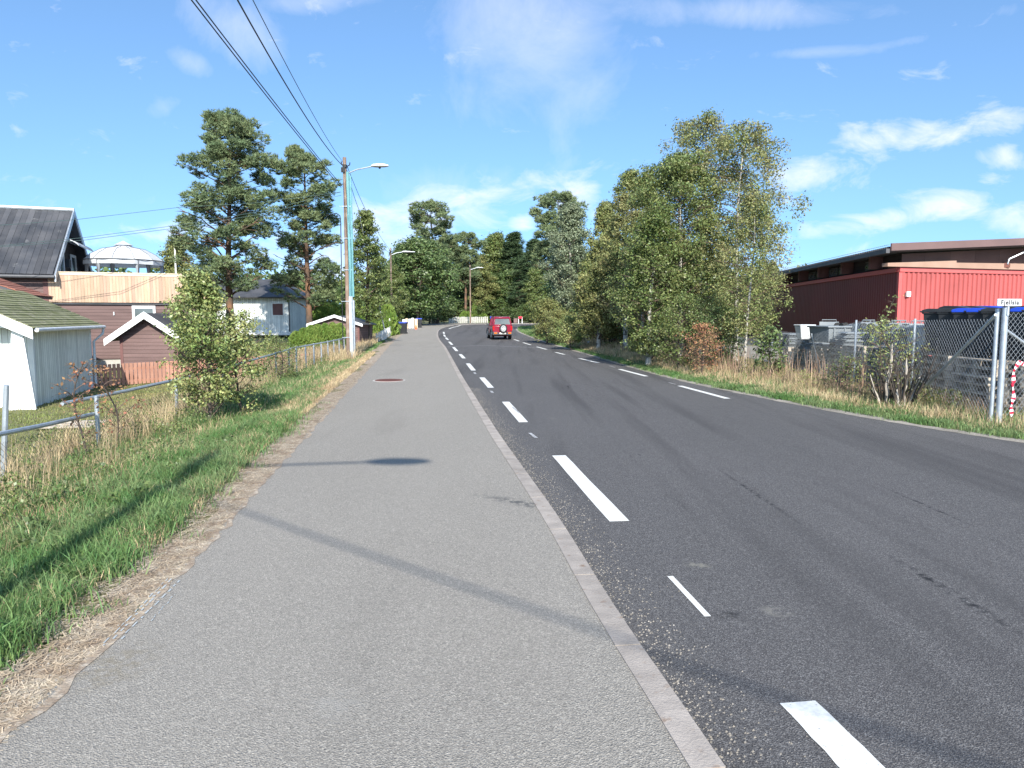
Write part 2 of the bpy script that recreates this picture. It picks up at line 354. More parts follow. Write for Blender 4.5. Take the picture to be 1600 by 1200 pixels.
def np_mesh(name, V, F, material, smooth=False):
    V = np.asarray(V, dtype=np.float32); F = np.asarray(F, dtype=np.int32); n, k = F.shape
    me = bpy.data.meshes.new(name); me.vertices.add(len(V)); me.vertices.foreach_set('co', V.ravel())
    me.loops.add(n * k); me.loops.foreach_set('vertex_index', F.ravel()); me.polygons.add(n)
    me.polygons.foreach_set('loop_start', np.arange(0, n * k, k, dtype=np.int32)); me.update(calc_edges=True)
    if smooth: me.polygons.foreach_set('use_smooth', np.ones(n, dtype=bool))
    me.materials.append(material); me.validate(); return me


def link(name, me, parent=None, loc=None):
    o = bpy.data.objects.new(name, me); COL.objects.link(o)
    if parent is not None: o.parent = parent
    if loc is not None: o.location = loc
    return o


def tag(o, label, cat=None, group=None, kind=None):
    if label: o['label'] = label
    if cat: o['category'] = cat
    if group: o['group'] = group
    if kind: o['kind'] = kind
    return o


def empty(name, loc, rz, label, cat, group=None):
    o = bpy.data.objects.new(name, None); COL.objects.link(o); o.location = loc; o.rotation_euler = (0, 0, rz)
    o.empty_display_size = .2
    return tag(o, label, cat, group)


class MB:
    def __init__(s): s.v = []; s.f = []

    def add(s, vs, fs):
        n = len(s.v); s.v += [tuple(v) for v in vs]; s.f += [tuple(i + n for i in f) for f in fs]; return s

    def box(s, x0, x1, y0, y1, z0, z1):
        return s.add([(x0, y0, z0), (x1, y0, z0), (x1, y1, z0), (x0, y1, z0), (x0, y0, z1), (x1, y0, z1), (x1, y1, z1), (x0, y1, z1)],
                     [(0, 3, 2, 1), (4, 5, 6, 7), (0, 1, 5, 4), (1, 2, 6, 5), (2, 3, 7, 6), (3, 0, 4, 7)])

    def taper(s, c, b, t, z0, z1, ty=0):
        x, y = c
        return s.add([(x - b[0], y - b[1], z0), (x + b[0], y - b[1], z0), (x + b[0], y + b[1], z0), (x - b[0], y + b[1], z0),
                      (x - t[0], y - t[1] + ty, z1), (x + t[0], y - t[1] + ty, z1), (x + t[0], y + t[1] + ty, z1), (x - t[0], y + t[1] + ty, z1)],
                     [(0, 3, 2, 1), (4, 5, 6, 7), (0, 1, 5, 4), (1, 2, 6, 5), (2, 3, 7, 6), (3, 0, 4, 7)])

    def beam(s, a, b, w, h, up=(0, 0, 1)):
        a = Vector(a); b = Vector(b); d = (b - a).normalized(); u = Vector(up)
        if abs(d.dot(u)) > .98: u = Vector((0, 1, 0))
        x = d.cross(u).normalized() * (w / 2); y = x.cross(d).normalized() * (h / 2)
        vs = [a - x - y, a + x - y, a + x + y, a - x + y, b - x - y, b + x - y, b + x + y, b - x + y]
        return s.add(vs, [(0, 1, 2, 3), (7, 6, 5, 4), (0, 4, 5, 1), (1, 5, 6, 2), (2, 6, 7, 3), (3, 7, 4, 0)])

    def tube(s, pts, rad, n=8, cap=True):
        pts = [Vector(p) for p in pts]; k = len(pts)
        if isinstance(rad, (int, float)): rad = [rad] * k
        vs = []; ref = None
        for i, p in enumerate(pts):
            d = (pts[min(i + 1, k - 1)] - pts[max(i - 1, 0)]).normalized()
            if ref is None: ref = Vector((0, 0, 1)) if abs(d.z) < .9 else Vector((1, 0, 0))
            x = d.cross(ref); x = x.normalized() if x.length > 1e-4 else Vector((1, 0, 0)); y = x.cross(d).normalized(); ref = -y if False else ref
            for j in range(n):
                a = 2 * math.pi * j / n; vs.append(p + x * (math.cos(a) * rad[i]) + y * (math.sin(a) * rad[i]))
        fs = [(i * n + j, (i + 1) * n + j, (i + 1) * n + (j + 1) % n, i * n + (j + 1) % n) for i in range(k - 1) for j in range(n)]
        if cap: fs += [tuple(range(n)), tuple(reversed(range((k - 1) * n, k * n)))]
        return s.add(vs, fs)

    def prism(s, poly, a, b):
        """polygon given as 3D points, extruded by vector b-a"""
        k = len(poly); off = Vector(b) - Vector(a)
        vs = [Vector(p) for p in poly] + [Vector(p) + off for p in poly]
        return s.add(vs, [tuple(reversed(range(k))), tuple(range(k, 2 * k))] + [(i, (i + 1) % k, (i + 1) % k + k, i + k) for i in range(k)])

    def build(s, name, m, parent=None, smooth=False, bevel=0.0, loc=None):
        me = bpy.data.meshes.new(name); me.from_pydata([tuple(v) for v in s.v], [], s.f); me.materials.append(m); me.update()
        if smooth:
            me.polygons.foreach_set('use_smooth', [True] * len(me.polygons))
            try: me.set_sharp_from_angle(angle=R(40))
            except Exception: pass
        o = link(name, me, parent, loc)
        if bevel:
            bv = o.modifiers.new('bevel', 'BEVEL'); bv.width = bevel; bv.segments = 2; bv.limit_method = 'ANGLE'
        return o


def dup(root, loc, rz=None, label=None, group=None, scale=None):
    def cp(o, par):
        c = o.copy(); COL.objects.link(c)
        if par is not None: c.parent = par
        for ch in [x for x in bpy.data.objects if x.parent == o]: cp(ch, c)
        return c
    r = cp(root, None); r.location = loc
    if rz is not None: r.rotation_euler = (0, 0, rz)
    if scale is not None: r.scale = scale if hasattr(scale, '__len__') else (scale,) * 3
    if label: r['label'] = label
    if group: r['group'] = group
    return r


# ------------------------------------------------------------------ ground, road, path
PLw = [G(*p) for p in [(0, 1150), (150, 1015), (290, 885), (375, 790), (440, 720), (500, 655), (560, 592), (590, 560), (613, 534), (637, 513), (659, 507)]]
KW = [G(*p) for p in [(1080, 1200), (930, 960), (850, 810), (766, 680), (716, 590), (692, 540), (683, 530), (681, 519), (685, 513), (697, 510), (712, 508)]]
RW = [G(*p, -.07) for p in [(1600, 694), (1510, 679), (1360, 655), (1200, 624), (1062, 596), (950, 564), (875, 542), (830, 527), (805, 518), (803, 513), (815, 509)]]
ys = [p.y for p in PLw]; xs = [p.x for p in PLw]
PLy = np.array([-30] + ys); PLx = np.array([xs[0] + (xs[0] - xs[2]) / (ys[0] - ys[2]) * (-30 - ys[0]) * .9] + xs)
KY = np.array([-30] + [p.y for p in KW]); KX = np.array([KW[0].x + 3.0] + [p.x for p in KW])
RY = np.array([-30, 4.5, 6, 7.5] + [p.y for p in RW]); RX = np.array([30, 26, 14, 8.6] + [p.x for p in RW])


def smooth_fn(Yk, Xk, ymax):
    """interpolate then smooth, so that the edge is a curve and not a chain of kinks"""
    yy = np.linspace(-30, ymax, 1400); xx = np.interp(yy, Yk, Xk); w = np.maximum(1, (np.clip(yy, 3, 60) * .9 / (yy[1] - yy[0]) * .12)).astype(int)
    cs = np.concatenate([[0], np.cumsum(xx)]); n = len(xx); out = xx.copy()
    for _ in range(2):
        cs = np.concatenate([[0], np.cumsum(out)]); a = np.arange(n); ww = np.minimum(np.minimum(w, a), n - 1 - a)
        out = (cs[a + ww + 1] - cs[a - ww]) / (2 * ww + 1)
    return lambda y: np.interp(y, yy, out)


xL = smooth_fn(PLy, PLx, 88); xK = smooth_fn(KY, KX, 88); xR = smooth_fn(RY, RX, 84)
profv = np.vectorize(prof)


def terr(x, y):
    x = np.asarray(x, float); y = np.asarray(y, float); base = profv(y)
    dl = xL(y) - x; dr = x - xR(y)
    yard = np.interp(y, [0, 27, 42, 60, 90], [-.7, -.7, .0, .1, 0])
    zl = np.interp(dl, [-.7, -.15, 0, .45, 1.3, 3.2], [-.15, -.03, -.012, -.03, -.13, -.25])
    k = np.clip((dl - 3.2) / 2.6, 0, 1); k = k * k * (3 - 2 * k)
    zl = np.where(dl > 3.2, -.25 + (yard + .25) * k, zl)
    zr = np.interp(dr, [-.6, -.12, 0, .35, 1.5, 5], [-.22, -.09, -.08, -.05, .02, .0])
    z = np.where(dl > -.75, zl, np.where(dr > -.65, zr, -.18))
    fade = np.clip((y - 74) / 12, 0, 1); z = z * (1 - fade) + (-.15) * fade
    bump = .02 * np.sin(x * 1.7 + y * .9) * np.sin(y * 1.3 - x * .6) + .012 * np.sin(x * 4.1) * np.sin(y * 3.7)
    z = z + np.where((dl > .5) | (dr > .5), bump, 0)
    return base + z


def build_terrain():
    offs = [1500, 900, 500, 300, 200, 140, 100, 80, 60, 50, 40, 32, 26, 22, 19, 16, 14, 12, 10.5, 9.2, 8, 7.2, 6.5, 5.8, 5.4, 5, 4.6, 4.2, 3.9, 3.6, 3.3, 3, 2.7, 2.4, 2.1, 1.8, 1.5, 1.3, 1.1, .9, .7, .5, .35, .2, .1, 0, -.15, -.4, -.7]
    roffs = [-.6, -.3, -.12, 0, .1, .2, .35, .6, .9, 1.2, 1.5, 2, 2.5, 3, 4, 5, 7, 9, 12, 16, 20, 26, 34, 45, 60, 80, 110, 150, 220, 350, 600, 1000, 1500]
    rows = np.concatenate([[-800, -300, -120, -60], np.arange(-30, 1, 1.5), np.arange(1.2, 30, .3), np.arange(30, 60, .8), np.arange(60, 125, 2), [130, 150, 180, 220, 300, 450, 800, 1500, 3000]])
    V = []; W = len(offs) + len(roffs)
    for y in rows:
        yc = min(max(y, -30), 88); a = xL(yc); b = xR(min(yc, 84))
        xsr = [a - o for o in offs] + [b + o for o in roffs]
        z = terr(np.array(xsr), np.full(W, max(min(y, 200.), -30)))
        V += [(xx, y, zz) for xx, zz in zip(xsr, z)]
    H = len(rows); i = np.arange(H - 1)[:, None] * W + np.arange(W - 1)[None, :]
    F = np.stack([i, i + 1, i + W + 1, i + W], -1).reshape(-1, 4)
    link('ground', np_mesh('ground', V, F, M['ground'], True))['kind'] = 'structure'


build_terrain()


def ribbon(name, left, right, m, sub=4, kind='structure', jitter=0):
    """sheet between two matched lists of 3D points"""
    V = []
    for i, (a, b) in enumerate(zip(left, right)):
        for j in range(sub + 1): V.append(Vector(a).lerp(Vector(b), j / sub))
    W = sub + 1; n = len(left)
    F = [(i * W + j, i * W + j + 1, (i + 1) * W + j + 1, (i + 1) * W + j) for i in range(n - 1) for j in range(sub)]
    o = link(name, np_mesh(name, V, F, m, True))
    if kind: o['kind'] = kind
    return o


YR = list(np.concatenate([np.arange(-28, 2, 2), np.arange(2, 30, .5), np.arange(30, 84.1, 1.0)]))
Rr = lambda y: float(xR(y))
KL = [Vector((float(xK(y)), y, prof(y))) for y in YR]           # path/kerb joint
ka = KL[-1]
bend = [Vector((-6.9, 87, 0)), Vector((-5.9, 90, 0)), Vector((-4.2, 93.2, 0)), Vector((-1.5, 96.3, 0)), Vector((2.5, 99, 0)), Vector((8, 101, 0)), Vector((16, 102.5, 0)), Vector((40, 104.5, 0))]
rb = [Vector((.9, 85, 0)), Vector((1.8, 86.6, 0)), Vector((3.2, 88.2, 0)), Vector((5.2, 90, 0)), Vector((8, 91.5, 0)), Vector((12, 92.6, 0)), Vector((20, 94, 0)), Vector((42, 96, 0))]
for p in bend + rb: p.z = prof(p.y)
KALL = KL + bend
kw = .13


def offs_curve(c, d):
    out = []
    for i, p in enumerate(c):
        t = (c[min(i + 1, len(c) - 1)] - c[max(i - 1, 0)]); t.z = 0; t.normalize(); n = Vector((t.y, -t.x, 0)); out.append(p + n * d)
    return out


KR = offs_curve(KALL, kw)
PL = [Vector((float(xL(y)), y, prof(y))) for y in YR]
pb = [Vector((-11.2, 90, 0)), Vector((-10.6, 94, 0)), Vector((-8.6, 98, 0)), Vector((-4.5, 101.5, 0)), Vector((1, 104, 0)), Vector((7.5, 106, 0)), Vector((16, 107.6, 0)), Vector((40, 109.6, 0))]
for p in pb: p.z = prof(p.y)
PALL = PL + pb
ribbon('footpath', PALL, KALL, M['path'], 6)
dz = Vector((0, 0, -.07))
rdL = [p + dz - Vector((.02, 0, 0)) for p in KR]
rdR = [Vector((Rr(y), y, prof(y) - .07)) for y in YR] + [p + dz for p in rb]
ribbon('road', rdL, rdR, M['road'], 10)

# kerb: stones laid end to end
kb = MB(); acc = 0; L0 = offs_curve(KALL, 0); 
for i in range(len(KALL) - 1):
    a, b, c, d = KALL[i], KALL[i + 1], KR[i + 1], KR[i]
    up = Vector((0, 0, .006)); dn = Vector((0, 0, -.16)); g = .012 if (i % 2 or b.y > 30) else 0.0; t = (b - a).normalized() * g
    vs = [a + up, b + up - t, c + up - t, d + up, a + dn, b + dn - t, c + dn - t, d + dn]
    if a.y > -10: kb.add(vs, [(3, 2, 1, 0), (0, 1, 5, 4), (1, 2, 6, 5), (2, 3, 7, 6), (3, 0, 4, 7)])
ko = kb.build('kerb', M['kerb']); ko['kind'] = 'structure'

# dirt and needle shoulder beside the footpath (irregular outer edge), gravel shoulder on the far side
rs = random.Random(3)
so1 = []; so2 = []
for y in np.concatenate([np.arange(-4, 30, .15), np.arange(30, 86, .8)]):
    x = float(xL(y)); w = .36 + .12 * math.sin(y * .9) + .1 * math.sin(y * 2.7 + 1) + rs.uniform(-.05, .05) + (.25 if y > 18 else 0)
    so1.append(Vector((x - w, y, float(terr(x - w, y)) + .006))); so2.append(Vector((x + .05 + rs.uniform(-.04, .04), y, prof(y) + .003)))
ribbon('dirt_shoulder', so1, so2, M['soil'], 5)
so1 = []; so2 = []
for y in np.concatenate([np.arange(6.5, 30, .15), np.arange(30, 80, .8)]):
    x = Rr(y); w = .22 + .05 * math.sin(y * 2.1) + rs.uniform(-.04, .04)
    so1.append(Vector((x - .02 + rs.uniform(-.03, .03), y, prof(y) - .066))); so2.append(Vector((x + w, y, float(terr(x + w, y)) + .006)))
ribbon('gravel_shoulder', so1, so2, M['gravel'], 3)
# gravel yard behind the right-hand fence
gy = [Vector((xx, yy, .03)) for xx, yy in ((8.0, 9.5), (8.3, 14), (8.8, 20), (9.6, 30), (10, 40))]
gz = [Vector((50, yy, .03)) for yy in (6, 14, 20, 30, 40)]
ribbon('gravel_yard', gy, gz, M['gravel'], 2)

# road markings
def mark(mb, a, b, w, z=.004):
    a = Vector(a); b = Vector(b); d = (b - a); d.z = 0; d.normalize(); n = Vector((-d.y, d.x, 0)) * (w / 2); up = Vector((0, 0, z))
    k = 6; L_ = []; R_ = []
    r = random.Random(int(a.y * 100))
    for i in range(k + 1):
        p = a.lerp(b, i / k); p.z = prof(p.y) - .07 + z
        e = .012 if 0 < i < k else 0
        L_.append(p - n * (1 + r.uniform(-e, e) * 4)); R_.append(p + n * (1 + r.uniform(-e, e) * 4))
    n0 = len(mb.v); mb.v += [tuple(q) for q in L_ + R_]
    mb.f += [(n0 + i, n0 + i + k + 1, n0 + i + k + 2, n0 + i + 1) for i in range(k)]


mk = MB()
LD = [((1246, 1098), (1362, 1215)), ((873, 712), (968, 815)), ((790, 628), (818, 660)), ((753, 590), (767, 606)), ((731, 568), (740, 579)),
      ((719, 553.5), (725, 560)), ((708.5, 542.5), (714, 548.7)), ((702, 534), (706.5, 538.8)), ((696.6, 527.6), (700, 531)), ((693.6, 523), (695.7, 526)), ((693, 518.7), (694, 521.5))]
for a, b in LD: mark(mk, G(*a, -.07), G(*b, -.07), .17 if a[1] > 700 else .15)
RD = [((1062, 603), (1137, 623)), ((968, 577), (1010, 588)), ((905, 560), (935, 567)), ((868, 550.5), (882, 554)), ((838.7, 542), (853.8, 546)), ((817.4, 535.3), (829.5, 539)), ((803, 530.3), (811, 533))]
for a, b in RD: mark(mk, G(*a, -.07), G(*b, -.07), .14)
mark(mk, G(1047, 901, -.07), G(1106, 964, -.07), .04)
far = offs_curve(KALL, .75)
fp = [p for p in far if p.y > 74.5]
for i in range(0, len(fp) - 1, 2):
    a = fp[i]; b = fp[i].lerp(fp[i + 1], .9) if (fp[i + 1] - fp[i]).length > 2 else (fp[i + 2] if i + 2 < len(fp) else fp[i + 1]); mark(mk, a, b, .18)
mo = mk.build('road_markings', M['paint']); mo['kind'] = 'structure'
mk = MB()
for a, b, w in [((828, 677), (838, 685), .05), ((767, 611), (770, 614), .06), ((741, 582), (743, 584.5), .07), ((1045, 598), (1056, 601), .04), ((952, 572), (961, 574.5), .04),
                ((800, 636), (812, 646), .03), ((693, 541.8), (760, 539.8), .10), ((760, 539.8), (842, 543.6), .10)]:
    mark(mk, G(*a, -.07), G(*b, -.07), w, .0065)
mo = mk.build('old_road_markings', M['paint2']); mo['kind'] = 'structure'
mk = MB()
for a, b, w in [((268, 905), (176, 1000), .012), ((280, 908), (188, 1000), .010), ((262, 905), (160, 1010), .008), ((273, 930), (235, 972), .006)]:
    A = G(*a); B = G(*b); q = random.Random(int(a[0])); s_ = 0.0
    while s_ < 1:
        e_ = min(1, s_ + q.uniform(.02, .09)); j_ = Vector((q.uniform(-.006, .006), 0, 0)); mark(mk, A.lerp(B, s_) + j_, A.lerp(B, e_) + j_, w * q.uniform(.5, 1.2), .075); s_ = e_ + q.uniform(.01, .06)
mo = mk.build('scuff_marks', M['palegrey']); mo['kind'] = 'structure'

# manhole cover in the footpath
mh = G(608, 594.5); t = empty('manhole_cover', mh, 0, 'round rusty iron manhole cover set in the grey footpath', 'manhole cover')
m_ = MB(); m_.tube([(0, 0, -.02), (0, 0, .006)], .42, 40); m_.build('frame', M['concrete'], t)
m_ = MB(); m_.tube([(0, 0, .0), (0, 0, .012)], .37, 40)
for i in range(-6, 7):
    hh = math.sqrt(max(.01, .33 ** 2 - (i * .05) ** 2)); m_.box(i * .05 - .008, i * .05 + .008, -hh, hh, .012, .017)
m_.build('lid', M['rustiron'], t)

# ------------------------------------------------------------------ grasses (uncountable: stuff)
RNG = np.random.default_rng(11)


def blades(P_, h, w, lean, curve=.5):
    n = len(P_); ang = RNG.uniform(0, 2 * np.pi, n); sx = np.stack([np.cos(ang), np.sin(ang), np.zeros(n)], 1) * (w / 2)[:, None]
    la = RNG.uniform(0, 2 * np.pi, n); ld = np.stack([np.cos(la), np.sin(la), np.zeros(n)], 1) * lean[:, None]
    up = np.array([0, 0, 1.0])
    m = P_ + up * (h * .55)[:, None] + ld * (h * .3)[:, None]
    tip = P_ + up * (h * (1 - .35 * lean))[:, None] + ld * (h * 1.0)[:, None]
    V = np.stack([P_ - sx, P_ + sx, m - sx * .75, m + sx * .75, tip], 1).reshape(-1, 3)
    b = np.arange(n)[:, None] * 5
    F = np.concatenate([b + np.array([[0, 1, 3]]), b + np.array([[0, 3, 2]]), b + np.array([[2, 3, 4]])], 0)
    return V, F


def scatter_left(n, d0, d1, y0, y1, pw=1.6, clump=0):
    """lateral distance from the footpath edge; denser near the camera"""
    u = RNG.uniform(0, 1, n); y = y0 + (y1 - y0) * u ** pw; d = RNG.uniform(d0, d1, n)
    if clump:
        cy = RNG.uniform(0, 1, max(1, n // clump)); cyy = y0 + (y1 - y0) * cy ** pw; cd = RNG.uniform(d0, d1, len(cyy)); k = RNG.integers(0, len(cyy), n)
        y = cyy[k] + RNG.normal(0, .07, n); d = cd[k] + RNG.normal(0, .07, n)
    x = xL(y) - d; return np.stack([x, y, terr(x, y)], 1), d


def scatter_right(n, d0, d1, y0, y1, pw=1.4, clump=0):
    u = RNG.uniform(0, 1, n); y = y0 + (y1 - y0) * u ** pw; d = RNG.uniform(d0, d1, n)
    if clump:
        cyy = y0 + (y1 - y0) * RNG.uniform(0, 1, max(1, n // clump)) ** pw; cd = RNG.uniform(d0, d1, len(cyy)); k = RNG.integers(0, len(cyy), n)
        y = cyy[k] + RNG.normal(0, .08, n); d = cd[k] + RNG.normal(0, .08, n)
    x = xR(np.minimum(y, 84)) + d; return np.stack([x, y, terr(x, y)], 1), d


def grass_obj(name, label, cat, m, parts):
    Vs = []; Fs = []; o = 0
    for V, F in parts: Vs.append(V); Fs.append(F + o); o += len(V)
    ob = link(name, np_mesh(name, np.concatenate(Vs), np.concatenate(Fs), m)); tag(ob, label, cat, kind='stuff'); return ob


def bl(sc_, h0, h1, w, lean, dens=None):
    P_, d = sc_
    if dens is not None:
        keep = dens(P_, d) > RNG.uniform(0, 1, len(P_)); P_ = P_[keep]
    n = len(P_); far_ = 1 + np.clip((P_[:, 1] - 8) / 14, 0, 4)
    return blades(P_, RNG.uniform(h0, h1, n), w * far_ * RNG.uniform(.7, 1.3, n), RNG.uniform(.15, 1, n) * lean)


fn = lambda P_, d: .35 + .65 * (np.sin(P_[:, 1] * 1.9 + d * 3) * np.sin(P_[:, 1] * .7 - d * 2) > -.25)
thin = lambda P_, d: np.where((P_[:, 1] < 15.5) & (d > .95), .12, 1.0)
grass_obj('verge_grass', 'fresh green grass growing along the verge left of the footpath', 'grass', M['grass'], [
    bl(scatter_left(52000, .45, 1.6, 2.2, 16, 1.5), .05, .15, .006, .9, fn),
    bl(scatter_left(30000, .38, 1.5, 2.2, 12, 1.4, 40), .08, .22, .008, 1.0),
    bl(scatter_left(5000, .45, 1.7, 2.2, 8, 1.3, 50), .12, .27, .009, 1.1),
    bl(scatter_left(900, .12, .5, 2.2, 14, 1.2, 24), .03, .10, .006, 1.0),
    bl(scatter_left(36000, .65, 2.3, 14, 50, 1.3), .06, .17, .009, .8, fn),
    bl(scatter_left(26000, 1.5, 3.0, 2.5, 22, 1.3), .08, .24, .007, .9, fn),
    bl(scatter_left(9000, 1.2, 4.5, 48, 88, 1.0), .08, .22, .02, .7)])
grass_obj('dry_grass', 'dry straw coloured grass standing along the left mesh fence', 'dry grass', M['straw'], [
    bl(scatter_left(7500, 2.3, 3.7, 3.2, 40, 1.5, 22), .22, .62, .005, .5),
    bl(scatter_left(17000, 1.3, 3.9, 3.5, 45, 1.5), .06, .26, .005, .9),
    bl(scatter_left(26000, .35, 1.25, 5, 34, 1.2), .03, .12, .006, 1.0),
    bl(scatter_left(9000, .5, 1.0, 8, 34, 1.2, 30), .06, .17, .007, .9),
    bl(scatter_left(15000, .4, 3.4, 2.2, 12, 1.2), .05, .18, .005, 1.1),
    bl(scatter_left(9000, .9, 4.4, 28, 80, 1.2), .2, .6, .010, .5)])
grass_obj('lawn_grass', 'mown yellow green lawn grass in front of the white shed', 'lawn', M['lawn'], [
    bl(scatter_left(70000, 3.8, 14, 5, 27, 1.0), .03, .075, .009, .8),
    bl(scatter_left(9000, 5, 14, 27, 45, 1.0), .05, .10, .014, .8)])
grass_obj('roadside_grass', 'short bright green grass edging the right side of the road', 'grass', M['grass'], [
    bl(scatter_right(34000, .16, .9, 6.8, 40, 1.4), .04, .12, .007, .9),
    bl(scatter_right(14000, .15, .7, 7.5, 30, 1.3, 50), .06, .15, .008, 1.0),
    bl(scatter_right(9000, .7, 2.6, 9, 34, 1.3), .06, .25, .007, .9),
    bl(scatter_right(16000, .2, 3.5, 40, 80, 1.1), .06, .22, .016, .7)])
grass_obj('roadside_straw', 'pale dry grass between the road edge and the right mesh fence', 'dry grass', M['straw'], [
    bl(scatter_right(26000, .6, 2.3, 7.5, 50, 1.4, 22), .10, .32, .005, .7, thin),
    bl(scatter_right(24000, .4, 2.2, 7.5, 50, 1.4), .05, .18, .006, 1.0),
    bl(scatter_right(3200, 1.2, 2.5, 8, 46, 1.3, 14), .3, .6, .005, .5, thin),
    bl(scatter_right(5000, 2.0, 5.0, 44, 70, 1.1), .4, .9, .015, .4)])
grass_obj('fireweed', 'reddish brown withered fireweed stalks along the right fence', 'weeds', M['red_stem'], [
    bl(scatter_right(700, 1.7, 2.9, 15, 30, 1.0, 7), .5, 1.0, .010, .25),
    bl(scatter_right(6000, 1.5, 2.9, 12, 36, 1.2, 22), .10, .42, .008, .9)])


def quads(C, size, asp=1.7, bias=None, bw=.8):
    """diamond leaf faces at the points C, their normals leaning towards bias"""
    n = len(C); nn = RNG.normal(0, 1, (n, 3)); nn /= np.linalg.norm(nn, axis=1)[:, None]
    if bias is not None: nn = nn * bw + bias; nn /= np.linalg.norm(nn, axis=1)[:, None] + 1e-6
    a = np.cross(nn, RNG.normal(0, 1, (n, 3))); a /= np.linalg.norm(a, axis=1)[:, None] + 1e-6; b = np.cross(nn, a)
    s = (size * RNG.uniform(.55, 1.35, n))[:, None]
    V = np.stack([C - a * s * .5, C + b * s * .5 / asp, C + a * s * .5, C - b * s * .5 / asp], 1).reshape(-1, 3)
    return V, np.arange(n)[:, None] * 4 + np.array([[0, 1, 2, 3]])


def leafy_stuff(name, label, cat, m, C, size, asp=1.7):
    V, F = quads(C, size, asp); return tag(link(name, np_mesh(name, V, F, m)), label, cat, kind='stuff')


def weeds(pts, hmax, n, spread):
    out = []
    for (x, y) in pts:
        k = n; h = RNG.uniform(.05, 1, k) ** .8 * hmax * RNG.uniform(.6, 1.1); r = spread * np.sin(np.clip(h / hmax, 0, 1) * 2.4 + .5)
        a = RNG.uniform(0, 2 * np.pi, k); rr = np.abs(r) * RNG.uniform(.2, 1, k)
        xx = x + np.cos(a) * rr; yy = y + np.sin(a) * rr; out.append(np.stack([xx, yy, terr(xx, yy) + h], 1))
    return np.concatenate(out)


rr_ = np.random.default_rng(5)
pts = [(float(xL(y)) - d, y) for y, d in zip(3 + 30 * rr_.uniform(0, 1, 260) ** 1.4, rr_.uniform(1.7, 3.7, 260))]
leafy_stuff('verge_weeds', 'low broad leaved weeds tangled in the left verge grass', 'weeds', M['leaf'], weeds(pts, .38, 60, .17), .035, 1.6)
pts = [(float(xL(y)) - d, y) for y, d in zip(3 + 8 * rr_.uniform(0, 1, 60), rr_.uniform(.9, 2.2, 60))]
leafy_stuff('dark_weeds', 'dark green broad leaved weeds by the near left verge', 'weeds', M['leafdark'], weeds(pts, .16, 40, .14), .05, 1.5)
pts = [(Rr(y) + d, y) for y, d in zip(10 + 26 * rr_.uniform(0, 1, 170), rr_.uniform(1.4, 2.9, 170))]
leafy_stuff('roadside_weeds', 'olive green weeds tangled along the foot of the right fence', 'weeds', M['leafolive'], weeds(pts, .42, 70, .2), .045, 1.8)
# litter on the shoulder and grit along the kerb
n = 26000; y = 1.8 + 24 * RNG.uniform(0, 1, n) ** 1.5; d = np.abs(RNG.normal(.20, .24, n)) - .05; x = xL(y) - d
C = np.stack([x, y, np.maximum(terr(x, y), 0 * y - .02) + .014], 1)
a = RNG.uniform(0, np.pi, n); ln_ = RNG.uniform(.02, .09, n); dx = np.stack([np.cos(a), np.sin(a), RNG.uniform(-.15, .15, n)], 1) * (ln_ / 2)[:, None]
pw = np.stack([-np.sin(a), np.cos(a), np.zeros(n)], 1) * .0022
V = np.stack([C - dx - pw, C + dx - pw, C + dx + pw, C - dx + pw], 1).reshape(-1, 3)
tag(link('needle_litter', np_mesh('needle_litter', V, np.arange(n)[:, None] * 4 + np.array([[0, 1, 2, 3]]), M['needle_litter'])), 'brown pine needles and dead stalks scattered along the footpath edge', 'litter', kind='stuff')


def grit(name, label, C, size, m):
    n = len(C); s = (size * RNG.uniform(.4, 1.4, n))[:, None]
    o = np.array([[1, 0, 0], [-.6, .8, 0], [-.6, -.8, 0], [0, 0, .9]]); V = (C[:, None, :] + o[None] * s[:, None, :]).reshape(-1, 3)
    b = np.arange(n)[:, None] * 4; F = np.concatenate([b + np.array([[0, 1, 3]]), b + np.array([[1, 2, 3]]), b + np.array([[2, 0, 3]])])
    tag(link(name, np_mesh(name, V, F, m)), label, 'grit', kind='stuff')


n = 4200; y = 1.5 + 16 * RNG.uniform(0, 1, n) ** 1.4; x = xK(y) + kw + np.abs(RNG.normal(0, .16, n)) + .01
grit('kerb_grit', 'pale grit and small stones lying along the kerb', np.stack([x, y, profv(y) - .07], 1), .006, M['gravel'])
n = 2600; y = 1.8 + 14 * RNG.uniform(0, 1, n) ** 1.4; x = xL(y) - RNG.uniform(-.1, .45, n)
grit('shoulder_grit', 'small stones in the dirt beside the footpath', np.stack([x, y, np.maximum(terr(x, y), -.03) + .008], 1), .010, M['gravel'])

# ------------------------------------------------------------------ buildings, left
SUP = Vector((0, 0, 1))


def hip(mb, a, b, c, d, th=.12):
    """roof slab: quad a,b,c,d (counter-clockwise from above) with thickness downwards"""
    a, b, c, d = map(Vector, (a, b, c, d)); n = (b - a).cross(d - a).normalized() * th
    mb.add([a, b, c, d, a - n, b - n, c - n, d - n], [(0, 1, 2, 3), (7, 6, 5, 4), (0, 4, 5, 1), (1, 5, 6, 2), (2, 6, 7, 3), (3, 7, 4, 0)])


